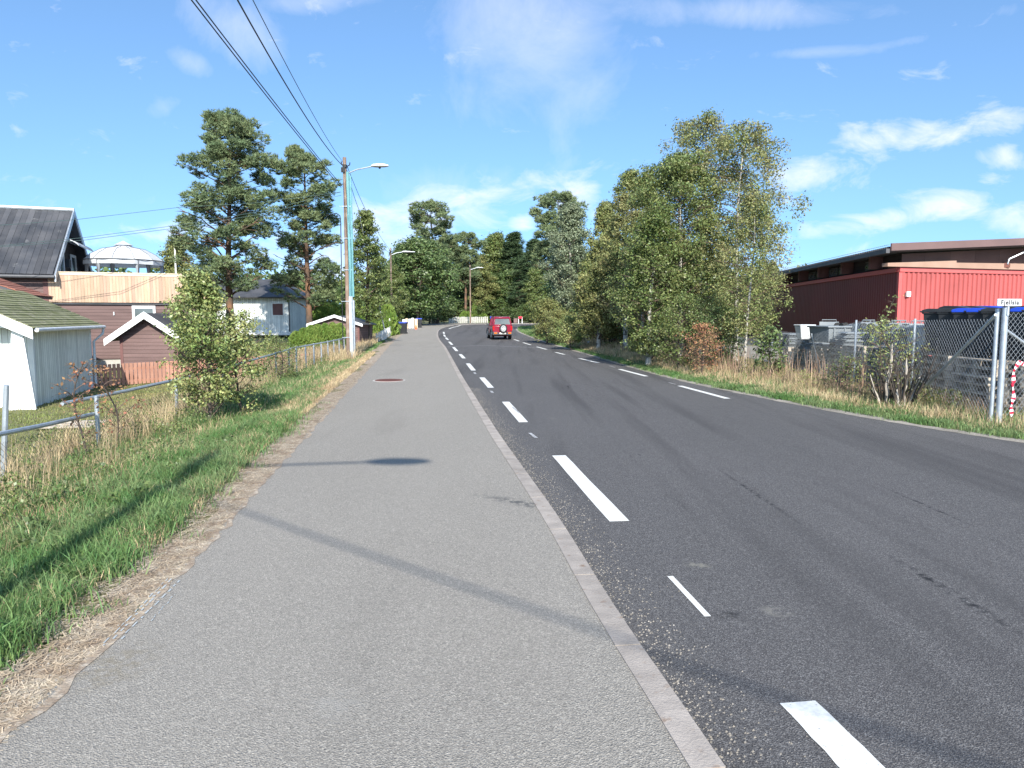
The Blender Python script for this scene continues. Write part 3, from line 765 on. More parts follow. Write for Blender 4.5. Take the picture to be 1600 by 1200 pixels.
def strips(mb, a, b, c, d, n, th=.05, lift=.02, gap=.0, rev=False):
    """roof covering laid as n separate strips from edge a-d to edge b-c"""
    a, b, c, d = map(Vector, (a, b, c, d)); nn = (b - a).cross(d - a).normalized()
    for i in range(n):
        t0 = i / n; t1 = (i + 1) / n - gap / n; o = nn * (lift + (.004 if i % 2 else 0))
        p, q, r, s_ = a.lerp(b, t0) + o, a.lerp(b, t1) + o, d.lerp(c, t1) + o, d.lerp(c, t0) + o
        if rev: q, r = q + nn * .016, r + nn * .016; p2, s2 = p, s_
        else: p2, s2 = p + nn * .014, s_ + nn * .014
        mb.add([p2, q, r, s2, p2 - nn * th, q - nn * th, r - nn * th, s2 - nn * th], [(0, 1, 2, 3), (0, 4, 5, 1), (2, 6, 7, 3), (3, 7, 4, 0), (1, 5, 6, 2)])


# white shed with mossy roof (nearest building). local: x right along the front, y back, z up from its ground
gx, gy0, gz0 = -12.45, 18.8, -.70
sh = empty('white_shed', (gx, gy0, gz0), R(15), 'white boarded shed with green mossy roof and grey gutter on the lawn', 'shed')
W_, D_, Hh = 3.9, 5.0, 2.15
MB().box(-W_, 0, 0, .1, 0, Hh).build('wall', M['whitev'], sh)
MB().box(-.1, .0, .1, D_, 0, Hh).build('wall', M['whitevy'], sh)
MB().box(-W_, -W_ + .1, .1, D_, 0, Hh).build('wall', M['whitevy'], sh)
MB().prism([(-W_, D_ - .1, 0), (0, D_ - .1, 0), (0, D_ - .1, Hh), (-W_ / 2, D_ - .1, Hh + .95), (-W_, D_ - .1, Hh)], (0, 0, 0), (0, .1, 0)).build('wall', M['whitev'], sh)
oh = .28; ry = 1.0; ridge = Hh + ry; ev = Hh - .10
rf = MB(); hip(rf, (.0 + oh, -.75, ev), (oh, D_ + .3, ev), (-W_ / 2, D_ + .3, ridge), (-W_ / 2, -.75, ridge), .07)
hip(rf, (-W_ / 2, -.75, ridge), (-W_ / 2, D_ + .3, ridge), (-W_ - oh, D_ + .3, ev), (-W_ - oh, -.75, ev), .07)
r_ = rf.build('roof', M['darkmetal'], sh)
sm = MB(); strips(sm, (-W_ / 2, -.77, ridge), (oh + .02, -.77, ev), (oh + .02, D_ + .28, ev), (-W_ / 2, D_ + .28, ridge), 17, .02, .022, 0, True)
sm.build('shingles', M['moss'], r_)
# gable front that hangs over the wall, its bargeboard, a sloping corner brace
MB().prism([(-W_ - .1, -.6, Hh - .08), (.14, -.6, Hh - .08), (.14, -.6, Hh - .02), (-W_ / 2, -.6, ridge - .12), (-W_ - .1, -.6, Hh - .02)], (0, 0, 0), (0, .1, 0)).build('gable', M['white'], sh)
bb = MB(); bb.prism([(oh, -.80, ev - .26), (oh, -.80, ev + .02), (-W_ / 2, -.80, ridge + .02), (-W_ / 2, -.80, ridge - .26)], (0, 0, 0), (0, .035, 0))
bb.prism([(-W_ - oh, -.80, ev - .26), (-W_ / 2, -.80, ridge - .26), (-W_ / 2, -.80, ridge + .02), (-W_ - oh, -.80, ev + .02)], (0, 0, 0), (0, .035, 0)); bb.build('bargeboard', M['white'], sh)
MB().prism([(-.42, -.6, 0), (.19, -.6, 0), (-.02, -.6, Hh - .09), (-.25, -.6, Hh - .09)], (0, 0, 0), (0, .07, 0)).build('corner_brace', M['white'], sh)
gt = MB(); gt.tube([(oh + .06, -.7, ev - .03), (oh + .06, D_ + .3, ev - .03)], .055, 10); g_ = gt.build('gutter', M['lampw'], sh, True)
gt = MB(); gt.tube([(oh + .06, D_ + .2, ev - .05), (oh + .04, D_ + .16, ev - .25), (.08, D_ + .02, ev - .5), (.08, D_ + .02, .15)], .04, 10); gt.build('downpipe', M['lampw'], g_, True)
MB().box(-.115, .012, -.012, .09, 0, Hh - .01).build('corner_board', M['white'], sh); MB().box(-.1, .012, D_ - .1, D_ + .012, 0, Hh - .01).build('corner_board', M['white'], sh)

# small red tiled outbuilding tucked behind it
A = P(0, 437, 26.2); B = P(76, 465, 26.8)
tb = empty('tiled_outbuilding', (B.x, B.y, -.7), R(17), 'low outbuilding with red tiled roof behind the mossy roofed white shed', 'outbuilding')
hB = B.z + .7; ln = (A - B).length; sl_ = (A.z - B.z)
MB().box(-6, -.25, -2.2, 0, 0, hB - .18).build('wall', M['brown'], tb)
w2 = 2.9; rr2 = sl_ / ln * w2 * 1.05
rfm = MB(); hip(rfm, (.1, -2.4, hB), (.1, .15, hB), (-w2, .15, hB + rr2), (-w2, -2.4, hB + rr2), .08)
hip(rfm, (-w2, -2.4, hB + rr2), (-w2, .15, hB + rr2), (-2 * w2, .15, hB), (-2 * w2, -2.4, hB), .08); r_ = rfm.build('roof', M['darkmetal'], tb)
sm = MB(); strips(sm, (-w2, -2.42, hB + rr2), (.12, -2.42, hB), (.12, .12, hB), (-w2, .12, hB + rr2), 14, .03, .024, 0, True); sm.build('tiles', M['redtile'], r_)

# big brown house with dark roof, terrace wall of new pine
hx0, hy0, hz0 = -19.1, 30.0, -.7
HR = math.atan2(.34, .94)
hs_ = empty('brown_house', (hx0, hy0, hz0), HR, 'big brown house with steep dark roof and a terrace fenced in new pine', 'house')
Z = lambda z: z - hz0
MB().box(-10, 0, 0, 7.6, .55, Z(3.42)).build('wall', M['brown'], hs_)
MB().box(0, 6.05, .12, 7.0, .55, Z(2.2)).build('wall', M['brown'], hs_)
MB().box(-10, 6.0, .16, 7.4, -.3, .55).build('foundation', M['concrete'], hs_)
MB().box(-.16, .012, -.03, .13, .55, Z(3.38)).build('corner_board', M['brown_trim'], hs_)
MB().box(0.02, 6.1, .03, 7.0, Z(2.17), Z(2.26)).build('terrace_deck', M['darkmetal'], hs_)
tf = MB(); rs = random.Random(4); x = .02
while x < 6.05:
    w = .118; tf.box(x, min(x + w - .006, 6.07), -.03 + rs.uniform(-.002, .002), 0.0, Z(2.25), Z(3.47)); x += w
x = .03
while x < 6.9:
    tf.box(6.07, 6.10, x, x + .112, Z(2.25), Z(3.47)); x += .118
pf = tf.build('terrace_fence', M['newwood'], hs_)
rl = MB(); rl.box(-.02, 6.14, -.07, .06, Z(3.472), Z(3.51)); rl.box(-.0, 6.1, -.05, -.032, Z(3.37), Z(3.470)); rl.box(6.06, 6.16, .062, 6.95, Z(3.474), Z(3.51)); rl.build('handrail', M['newwood2'], pf)
# roof: ridge along x
wv = 3.75; zr = Z(6.45); ze = Z(3.55)
rfm = MB(); hip(rfm, (-10.4, -.35, ze - .2), (.35, -.35, ze - .2), (.35, wv, zr), (-10.4, wv, zr), .16)
hip(rfm, (-10.4, wv, zr), (.35, wv, zr), (.35, 2 * wv + .35, ze - .2), (-10.4, 2 * wv + .35, ze - .2), .16)
r_ = rfm.build('roof', M['darkmetal'], hs_)
for t0, t1, q in ((0, .36, 0), (.36, .73, .012), (.73, 1, .024)):
    sm = MB(); a0 = Vector((-10.4, -.4, ze - .2)).lerp(Vector((-10.4, wv, zr)), t0); a1 = Vector((.3, -.4, ze - .2)).lerp(Vector((.3, wv, zr)), t0)
    b1 = Vector((.3, -.4, ze - .2)).lerp(Vector((.3, wv, zr)), t1); b0 = Vector((-10.4, -.4, ze - .2)).lerp(Vector((-10.4, wv, zr)), t1)
    if t0 == 0: allm = MB()
    strips(allm, a0, a1, b1, b0, 46, .03, .03 - q, .07)
allm.build('roof_sheets', M['slate'], r_)
rc = MB(); rc.tube([(-10.4, wv, zr + .06), (.38, wv, zr + .06)], .09, 8); rc.build('ridge_cap', M['galv'], r_)
bb = MB(); bb.prism([(.35, -.42, ze - .48), (.35, -.42, ze - .18), (.35, wv, zr + .1), (.35, wv, zr - .22)], (0, 0, 0), (.05, 0, 0))
bb.prism([(.35, wv, zr - .22), (.35, wv, zr + .1), (.35, 2 * wv + .42, ze - .18), (.35, 2 * wv + .42, ze - .48)], (0, 0, 0), (.05, 0, 0)); bb.build('bargeboard', M['fascia_grey'] if 'fascia_grey' in M else M['galv'], hs_)
gt = MB(); gt.tube([(-10.3, -.46, ze - .28), (.36, -.46, ze - .28)], .07, 8); gt.build('gutter', M['darkmetal'], hs_, True)
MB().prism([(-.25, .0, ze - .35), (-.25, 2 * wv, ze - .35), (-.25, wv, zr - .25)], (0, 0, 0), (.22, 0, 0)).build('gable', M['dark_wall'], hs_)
for y0, y1 in ((2.0, 2.95), (4.3, 5.35)):
    z0, z1 = Z(2.9), Z(4.55)
    f = MB(); f.box(0, .05, y0, y1, z1 - .12, z1); f.box(0, .05, y0, y0 + .12, z0, z1 - .12); f.box(0, .05, y1 - .12, y1, z0, z1 - .12); f.box(0, .05, y0 + .12, y1 - .12, z0, z0 + .1)
    wf = f.build('window', M['white'], hs_); MB().box(-.02, .02, y0 + .12, y1 - .12, z0 + .1, z1 - .12).build('pane', M['glass'], wf)
MB().box(0, .14, 3.4, 3.75, Z(3.9), Z(4.25)).build('heat_pump_cover', M['darkmetal'], hs_)
aw = MB(); k = 9
for i in range(k):
    for s_ in (0,):
        a0, a1 = math.pi * (.5 - .42 * i / k), math.pi * (.5 - .42 * (i + 1) / k)
        f_ = lambda a_: (.05 + .75 * math.cos(a_), Z(4.72) + .38 * math.sin(a_))
        (xa, za), (xb, zb) = f_(a0), f_(a1); aw.add([(xa, 2.2, za), (xb, 2.2, zb), (xb, 5.4, zb), (xa, 5.4, za), (xa, 2.2, za - .05), (xb, 2.2, zb - .05), (xb, 5.4, zb - .05), (xa, 5.4, za - .05)],
                                                    [(0, 1, 2, 3), (7, 6, 5, 4), (0, 4, 5, 1), (2, 6, 7, 3), (1, 5, 6, 2), (3, 7, 4, 0)])
aw.build('awning', M['fabric'], hs_)
cm = MB(); cm.box(-5.5, -4.9, wv - .3, wv + .3, zr - .4, zr + .75); cm.box(-5.58, -4.82, wv - .38, wv + .38, zr + .752, zr + .84); cm.build('chimney', M['darkmetal'], r_)
wf = MB(); wf.box(3.05, 3.95, .05, .118, Z(1.2), Z(2.12)); wo_ = wf.build('window', M['white'], hs_); MB().box(3.15, 3.85, .03, .048, Z(1.3), Z(2.0)).build('pane', M['glass'], wo_)
MB().box(2.33, 2.37, .06, .118, Z(1.72), Z(1.86)).build('wall_light', M['lampw'], hs_)

# gazebo on the terrace
gp = P(195, 424, 35.2); gr = 1.75
gzb = empty('garden_gazebo', (gp.x, gp.y, 2.27), .2, 'round white domed garden gazebo with grey curtains on the terrace', 'gazebo')
fm = MB(); cn = MB(); n_ = 12; eave = 2.05; top = 2.78
prof_ = [(gr, eave), (gr * .82, eave + .28), (gr * .55, eave + .54), (gr * .27, top - .09), (.24, top)]
for i in range(n_):
    a0, a1 = 2 * math.pi * i / n_, 2 * math.pi * (i + 1) / n_
    for (r0, z0), (r1, z1) in zip(prof_[:-1], prof_[1:]):
        cn.add([(r0 * math.cos(a0), r0 * math.sin(a0), z0), (r0 * math.cos(a1), r0 * math.sin(a1), z0), (r1 * math.cos(a1), r1 * math.sin(a1), z1), (r1 * math.cos(a0), r1 * math.sin(a0), z1)], [(0, 1, 2, 3)])
    cn.add([(gr * math.cos(a0), gr * math.sin(a0), eave), (gr * math.cos(a1), gr * math.sin(a1), eave), (gr * math.cos(a1), gr * math.sin(a1), eave - .22), (gr * math.cos(a0), gr * math.sin(a0), eave - .22)], [(3, 2, 1, 0)])
    cn.add([(.42 * math.cos(a0), .42 * math.sin(a0), top + .02), (.42 * math.cos(a1), .42 * math.sin(a1), top + .02), (0, 0, top + .24)], [(0, 1, 2)])
    fm.tube([((r + .004) * math.cos(a0), (r + .012) * math.sin(a0), z + .012) for r, z in prof_], .009, 4)
cn.build('canopy', M['fabric'], gzb); cr = MB()
fm.tube([(gr * math.cos(a), gr * math.sin(a), eave - .01) for a in np.linspace(0, 2 * math.pi, 25)], .02, 5); fm.build('canopy_frame', M['darkmetal'], gzb)
for i in range(0, n_, 2):
    a = 2 * math.pi * i / n_ + .1; x, y = gr * .97 * math.cos(a), gr * .97 * math.sin(a)
    MB().tube([(x, y, 0), (x, y, eave)], .025, 6).build('post', M['darkmetal'], gzb)
    c = MB(); c.tube([(x * .98, y * .98, .1), (x * .98, y * .98, .9), (x * .97, y * .97, 1.2), (x * .95, y * .95, eave - .05)], [.08, .06, .045, .11], 9); c.build('curtain', M['curtain'], gzb)

# flagpole
fp_ = P(275, 430, 41); t = empty('flagpole', (fp_.x, fp_.y, 0), 0, 'slim white flagpole standing behind the pine terrace fence', 'flagpole')
MB().tube([(0, 0, 0), (0, 0, P(275, 381, 41).z)], [.07, .04], 8).build('mast', M['white'], t, True); MB().tube([(0, 0, P(275, 381, 41).z), (0, 0, P(275, 379, 41).z)], [.07, .05], 8).build('finial', M['white'], t)

# little brown shed
sp = P(231, 500, 27)
bs = empty('brown_garden_shed', (sp.x, sp.y, -.7), R(6), 'small brown wooden shed with broad white bargeboards behind the picket fence', 'shed')
hw = 1.02; ez = Z(.80) ; az = Z(1.62)
MB().prism([(-hw, 0, 0), (hw, 0, 0), (hw, 0, ez + .18), (0, 0, az), (-hw, 0, ez + .18)], (0, 0, 0), (0, .08, 0)).build('wall', M['brown'], bs)
MB().box(hw - .08, hw, .08, 2.4, 0, ez + .1).build('wall', M['brown'], bs); MB().box(-hw, -hw + .08, .08, 2.4, 0, ez + .1).build('wall', M['brown'], bs)
MB().box(-hw + .08, hw - .08, 2.32, 2.4, 0, ez + .1).build('wall', M['brown'], bs)
for s_ in (-1, 1): MB().box(min(s_ * hw, s_ * (hw - .09)) - (.01 if s_ < 0 else 0), max(s_ * hw, s_ * (hw - .09)) + (.01 if s_ > 0 else 0), -.02, -.001, 0, ez + .2).build('corner_board', M['brown_trim'], bs)
rfm = MB(); rw = 1.42; e2 = az + .17 - (az + .17 - ez) * 1.0
hip(rfm, (rw, -.33, ez - .02), (rw, 2.7, ez - .02), (0, 2.7, az + .17), (0, -.33, az + .17), .05); hip(rfm, (0, -.33, az + .17), (0, 2.7, az + .17), (-rw, 2.7, ez - .02), (-rw, -.33, ez - .02), .05)
rfm.build('roof', M['slate'], bs)
for s_ in (-1, 1):
    q = [(s_ * (rw + .02), -.37, ez - .21), (0, -.37, az - .04), (0, -.37, az + .22), (s_ * (rw + .02), -.37, ez + .04)]
    if s_ < 0: q = q[::-1]
    MB().prism(q, (0, 0, 0), (0, .035, 0)).build('bargeboard', M['white'], bs)

# brown picket fence running across the bottom of the yard
def pickets(name, a, b, h, z0, z1, m, label, cat='fence', w=.095, gap=.035, rails=(.2, .75), rnd=0, posts=None):
    a = Vector(a); b = Vector(b); d = b - a; L_ = d.length; t = empty(name, (a.x, a.y, 0), math.atan2(d.y, d.x), label, cat); r = random.Random(9); pk = MB(); x = 0
    while x < L_:
        zz = z0 + (z1 - z0) * x / L_; hh = h + r.uniform(-rnd, rnd); lean = r.uniform(-rnd, rnd) * .5
        pk.add([(x, -.012, zz + .03), (x + w, -.012, zz + .03), (x + w, .012, zz + .03), (x, .012, zz + .03), (x + lean, -.012, zz + hh), (x + w + lean, -.012, zz + hh), (x + w + lean, .012, zz + hh), (x + lean, .012, zz + hh)],
               [(0, 3, 2, 1), (4, 5, 6, 7), (0, 1, 5, 4), (1, 2, 6, 5), (2, 3, 7, 6), (3, 0, 4, 7)]); x += w + gap
        if gap > .09: pk.build('picket', m, t); pk = MB()
    if gap <= .09: pk.build('pickets', m, t)
    for f in rails: MB().beam((0, .035, z0 + h * f), (L_, .035, z1 + h * f), .04, .08).build('rail', m, t)
    k = max(2, int(L_ / 2.2))
    for i in range(k + 1): MB().box(L_ * i / k - .04, L_ * i / k + .04, .058, .14, z0 + (z1 - z0) * i / k - .1, z0 + (z1 - z0) * i / k + h * .96).build('post', m, t)
    return t


pickets('picket_fence', (-14.0, 23.7, 0), (-8.3, 29.9, 0), .76, -.70, -.62, M['picket'], 'low brown picket fence crossing the yard between white shed and hedge', w=.1, gap=.035)

# planks lying on the lawn
t = empty('plank_pile', (P(210, 632, 17).x, 15.2, -.70), R(8), 'grey planks lying in the grass behind the left mesh fence', 'planks')
for i in range(4): MB().box(-1.0 + i * .05, 1.1 - i * .12, i * .17 - .3, i * .17 - .16, .05 + .03 * (i % 2), .09 + .03 * (i % 2)).build('plank', M['deadwood'], t)

# white garage behind the pines
wg = P(453, 522, 52)
gb = empty('white_garage', (wg.x, wg.y, .35), R(-2), 'white boarded garage with a dark window under the two tall pines', 'garage')
MB().box(-7, 0, 0, .12, 0, 2.75).build('wall', M['whitev'], gb); MB().box(-.12, 0, .12, 5, 0, 2.75).build('wall', M['whitevy'], gb); MB().box(-7, -6.88, .12, 5, 0, 2.75).build('wall', M['whitevy'], gb); MB().box(-6.88, -.12, 4.88, 5, 0, 2.75).build('wall', M['whitev'], gb)
MB().box(-7, .05, -.06, -.0, 0.0, .22).build('base_board', M['white'], gb); MB().box(-.05, .012, -.03, -.001, .22, 2.7).build('downpipe', M['darkmetal'], gb)
f = MB(); f.box(-1.25, -.38, -.04, -.001, 1.35, 2.3); wf = f.build('window', M['white'], gb); MB().box(-1.18, -.45, -.05, -.041, 1.42, 2.23).build('pane', M['brown_trim'], wf)
rfm = MB(); hip(rfm, (-7.4, -.6, 2.7), (.5, -.6, 2.7), (-1.6, 2.5, 4.1), (-7.4, 2.5, 4.1), .1); hip(rfm, (-7.4, 2.5, 4.1), (-1.6, 2.5, 4.1), (.5, 5.5, 2.7), (-7.4, 5.5, 2.7), .1)
hip(rfm, (.5, -.6, 2.702), (.5, 5.5, 2.702), (-1.6, 2.51, 4.1), (-1.6, 2.49, 4.1), .1); rfm.build('roof', M['slate'], gb)

# brown shed with white roof edge near the pole
sb = P(525, 538, 43)
b2 = empty('hedge_side_shed', (sb.x, sb.y, -.15), R(-4), 'brown shed with white roof edge between clipped thujas and tall hedge', 'shed')
hw = 1.42; ez = P(0, 505, 43).z + .15; az = P(0, 494.5, 43).z + .15
MB().prism([(-hw, 0, 0), (hw, 0, 0), (hw, 0, ez), (0, 0, az), (-hw, 0, ez)], (0, 0, 0), (0, .08, 0)).build('wall', M['brown'], b2)
MB().box(hw - .08, hw, .08, 3, 0, ez - .02).build('wall', M['brown'], b2); MB().box(-hw, -hw + .08, .08, 3, 0, ez - .02).build('wall', M['brown'], b2)
MB().box(hw - .09, hw + .015, -.02, -.001, 0, ez).build('corner_board', M['brown_trim'], b2)
rfm = MB(); hip(rfm, (hw + .25, -.2, ez - .08), (hw + .25, 3.2, ez - .08), (0, 3.2, az + .05), (0, -.2, az + .05), .05); hip(rfm, (0, -.2, az + .05), (0, 3.2, az + .05), (-hw - .25, 3.2, ez - .08), (-hw - .25, -.2, ez - .08), .05); rfm.build('roof', M['darkmetal'], b2)
for s_ in (-1, 1):
    q = [(s_ * (hw + .27), -.24, ez - .2), (0, -.24, az - .06), (0, -.24, az + .11), (s_ * (hw + .27), -.24, ez - .04)]
    if s_ < 0: q = q[::-1]
    MB().prism(q, (0, 0, 0), (0, .035, 0)).build('bargeboard', M['white'], b2)

# ------------------------------------------------------------------ red warehouse, right
WA = math.atan2(.30, 1.0)
wh = empty('red_warehouse', (14.86, 28.0, 0), 0, 'long red corrugated warehouse with brown roof edge behind the yard', 'warehouse')
e1 = Vector((.955, .296, 0)); e2 = Vector((.09, .996, 0)).normalized()


def corrug(mb, o, d, L_, z0, z1, n_out, per=.2, dep=.035):
    """trapezoid sheet along direction d, ribs standing out along n_out"""
    o = Vector(o); d = Vector(d); no = Vector(n_out); k = int(L_ / per)
    prf = [(0, 0), (.42, 0), (.52, 1), (.90, 1), (1.0, 0)]
    pl = [((i + u) * per, v * dep) for i in range(k) for u, v in prf[:-1]] + [(k * per, 0)]
    vs = [o + d * a + no * b + SUP * z for z in (z0, z1) for a, b in pl]; n_ = len(pl)
    mb.add(vs, [(i, i + 1, n_ + i + 1, n_ + i) for i in range(n_ - 1)])


nf = Vector((e1.y, -e1.x, 0)); nl = Vector((-e2.y, e2.x, 0))
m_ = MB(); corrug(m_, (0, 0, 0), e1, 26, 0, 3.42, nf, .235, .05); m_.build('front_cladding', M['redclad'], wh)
m_ = MB(); corrug(m_, Vector((0, 0, 0)) + nl * .0, e2, 48, 0, 3.42, nl, .235, .009); m_.build('side_cladding', M['redshade'], wh)
m_ = MB(); m_.prism([Vector((0, 0, 3.42)) + nf * .10 + nl * .10, Vector((0, 0, 3.42)) + e1 * 26 + nf * .1, Vector((0, 0, 3.42)) + e1 * 26 - nf * .1, Vector((0, 0, 3.42)) + e2 * 48 + nl * -.1 + e1 * 0, Vector((0, 0, 3.42)) + e2 * 48 + nl * .1], (0, 0, 0), (0, 0, .05)) if False else None
m_.beam(Vector((0, 0, 3.45)) + nl * .06 + nf * .03, Vector((0, 0, 3.45)) + e1 * 26 + nf * .03, .14, .16); m_.beam(Vector((0, 0, 3.449)) + nl * .03 + e2 * .08, Vector((0, 0, 3.449)) + e2 * 48 + nl * .03, .14, .16)
m_.build('flashing', M['redtrim'], wh)
m_ = MB(); c0 = Vector((0, 0, 0)) + nf * .06 + nl * .06; m_.prism([c0, c0 + e1 * .17, c0 + e1 * .17 - nf * .02, c0 - nf * .02 - nl * .02, c0 + e2 * .17 - nl * .02, c0 + e2 * .17], (0, 0, 0), (0, 0, 3.38)); m_.build('corner_flashing', M['redtrim'], wh)
# upper storey of brown panels, set back behind the cladding; roof slopes up to the right
up = .062
ZU = lambda s: 4.06 + s * up
i0 = Vector((0, 0, 0)) - nf * .22 - nl * .22
m_ = MB(); a = i0 + SUP * 3.5; b = i0 + e1 * 26 + SUP * 3.5; m_.add([a, b, i0 + e1 * 26 + SUP * (ZU(26)), i0 + SUP * ZU(0)], [(0, 1, 2, 3)]); fw = m_.build('upper_front', M['upper'], wh)
m_ = MB(); m_.prism([i0 + nf * .3 - e1 * .95 + SUP * 3.55, i0 + nf * .3 + e1 * 26 + SUP * 3.55, i0 + nf * .3 + e1 * 26 + SUP * 4.0, i0 + nf * .3 + e1 * 2.4 + SUP * 3.76, i0 + nf * .3 + e1 * 2.4 + SUP * 3.84, i0 + nf * .3 - e1 * .95 + SUP * 3.68], (0, 0, 0), -nf * .28); m_.build('sill_panel', M['sillwood'], wh)
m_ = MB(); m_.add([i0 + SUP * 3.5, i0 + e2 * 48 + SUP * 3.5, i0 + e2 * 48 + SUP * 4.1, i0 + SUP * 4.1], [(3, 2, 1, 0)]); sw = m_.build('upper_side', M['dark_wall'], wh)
for k in range(14):
    s0 = 2.2 + k * 3.2
    for j in range(2 if k % 3 else 1):
        p = i0 + nl * .03 + e2 * (s0 + j * 1.35); wnd = MB(); wnd.prism([p + SUP * 3.62, p + e2 * 1.2 + SUP * 3.62, p + e2 * 1.2 + SUP * 4.0, p + SUP * 4.0], (0, 0, 0), nl * .03); wo_ = wnd.build('window', M['darkmetal'], wh)
        q = p + nl * .035 + e2 * .07; MB().prism([q + SUP * 3.69, q + e2 * 1.06 + SUP * 3.69, q + e2 * 1.06 + SUP * 3.94, q + SUP * 3.94], (0, 0, 0), nl * .012).build('pane', M['glass'], wo_)
    MB().prism([i0 + e2 * (s0 - .5) + SUP * 3.6, i0 + e2 * (s0 - .3) + SUP * 3.6, i0 + e2 * (s0 - .3) + SUP * 4.1, i0 + e2 * (s0 - .5) + SUP * 4.1], (0, 0, 0), nl * .5).build('bracket', M['brown_trim'], wh)
oF, oL = 1.05, 1.2
c = nf * oF + nl * oL
m_ = MB(); z0 = 4.18; a = c + SUP * (z0); b = nf * oF + e1 * 28 + SUP * (z0 + 28 * up); cc = b + e2 * 52; d = a + e2 * 52
hip(m_, a, b, cc, d, .12); rfw = m_.build('roof', M['darkmetal'], wh)
m_ = MB(); a = c + nf * .03 + SUP * (z0 - .10); b = nf * (oF + .03) + e1 * 28 + SUP * (z0 - .10 + 28 * up); m_.add([a, b, b + SUP * .27, a + SUP * .27, a + nf * .06, b + nf * .06, b + nf * .06 + SUP * .27, a + nf * .06 + SUP * .27], [(3, 2, 1, 0), (4, 5, 6, 7), (0, 1, 5, 4), (2, 3, 7, 6), (0, 4, 7, 3), (1, 2, 6, 5)]); m_.build('fascia', M['fascia'], wh)
m_ = MB(); corrug(m_, c + SUP * 0 - nf * .02, e2, 50, z0 + .12, z0 + .13, nl, .18, .05)
for k in range(270):
    p = c + e2 * (k * .185 + .1) + nl * .03 + SUP * (z0 + .01); m_.add([p, p + e2 * .09, p + e2 * .09 + SUP * .055 - nl * 0, p + SUP * .055, p + e1 * 1.5 + SUP * .09, p + e1 * 1.5 + e2 * .09 + SUP * .09, p + e1 * 1.5 + e2 * .09 + SUP * .15, p + e1 * 1.5 + SUP * .15], [(0, 3, 2, 1), (3, 7, 6, 2), (0, 4, 7, 3), (1, 2, 6, 5)])
m_.build('roof_sheet_edge', M['darkmetal'], rfw)
m_ = MB(); m_.beam(c + nl * .06 + SUP * (z0 - .1), c + nl * .06 + e2 * 50 + SUP * (z0 - .1), .13, .16); m_.build('gutter', M['darkmetal'], rfw)
pb_ = nf * .065 + e1 * .28; MB().prism([pb_ + SUP * 2.42, pb_ + e1 * .17 + SUP * 2.42, pb_ + e1 * .17 + SUP * 2.62, pb_ + SUP * 2.62], (0, 0, 0), nf * .08).build('meter_box', M['white'], wh)
lp = nf * .14 + e1 * 5.2; t = MB(); t.beam(lp + SUP * 3.62, lp + SUP * 3.80, .26, .12); lm = t.build('wall_lamp', M['rustiron'], wh)
t = MB(); t.tube([lp + nf * .06 + SUP * 3.75, lp + nf * .1 + e1 * .02 + SUP * 3.95, lp + nf * .3 + e1 * .75 + SUP * 4.3], .035, 8); t.build('arm', M['galv'], lm, True)
hd = lp + nf * .35 + e1 * 1.0 + SUP * 4.34; t = MB()
t.tube([hd - e1 * .32 - nf * .02 + SUP * -.02, hd - e1 * .1 + SUP * .05, hd + e1 * .18 + SUP * .06, hd + e1 * .33 + SUP * .02], [.05, .13, .15, .06], 10); t.build('lamp_head', M['lampw'], lm, True)

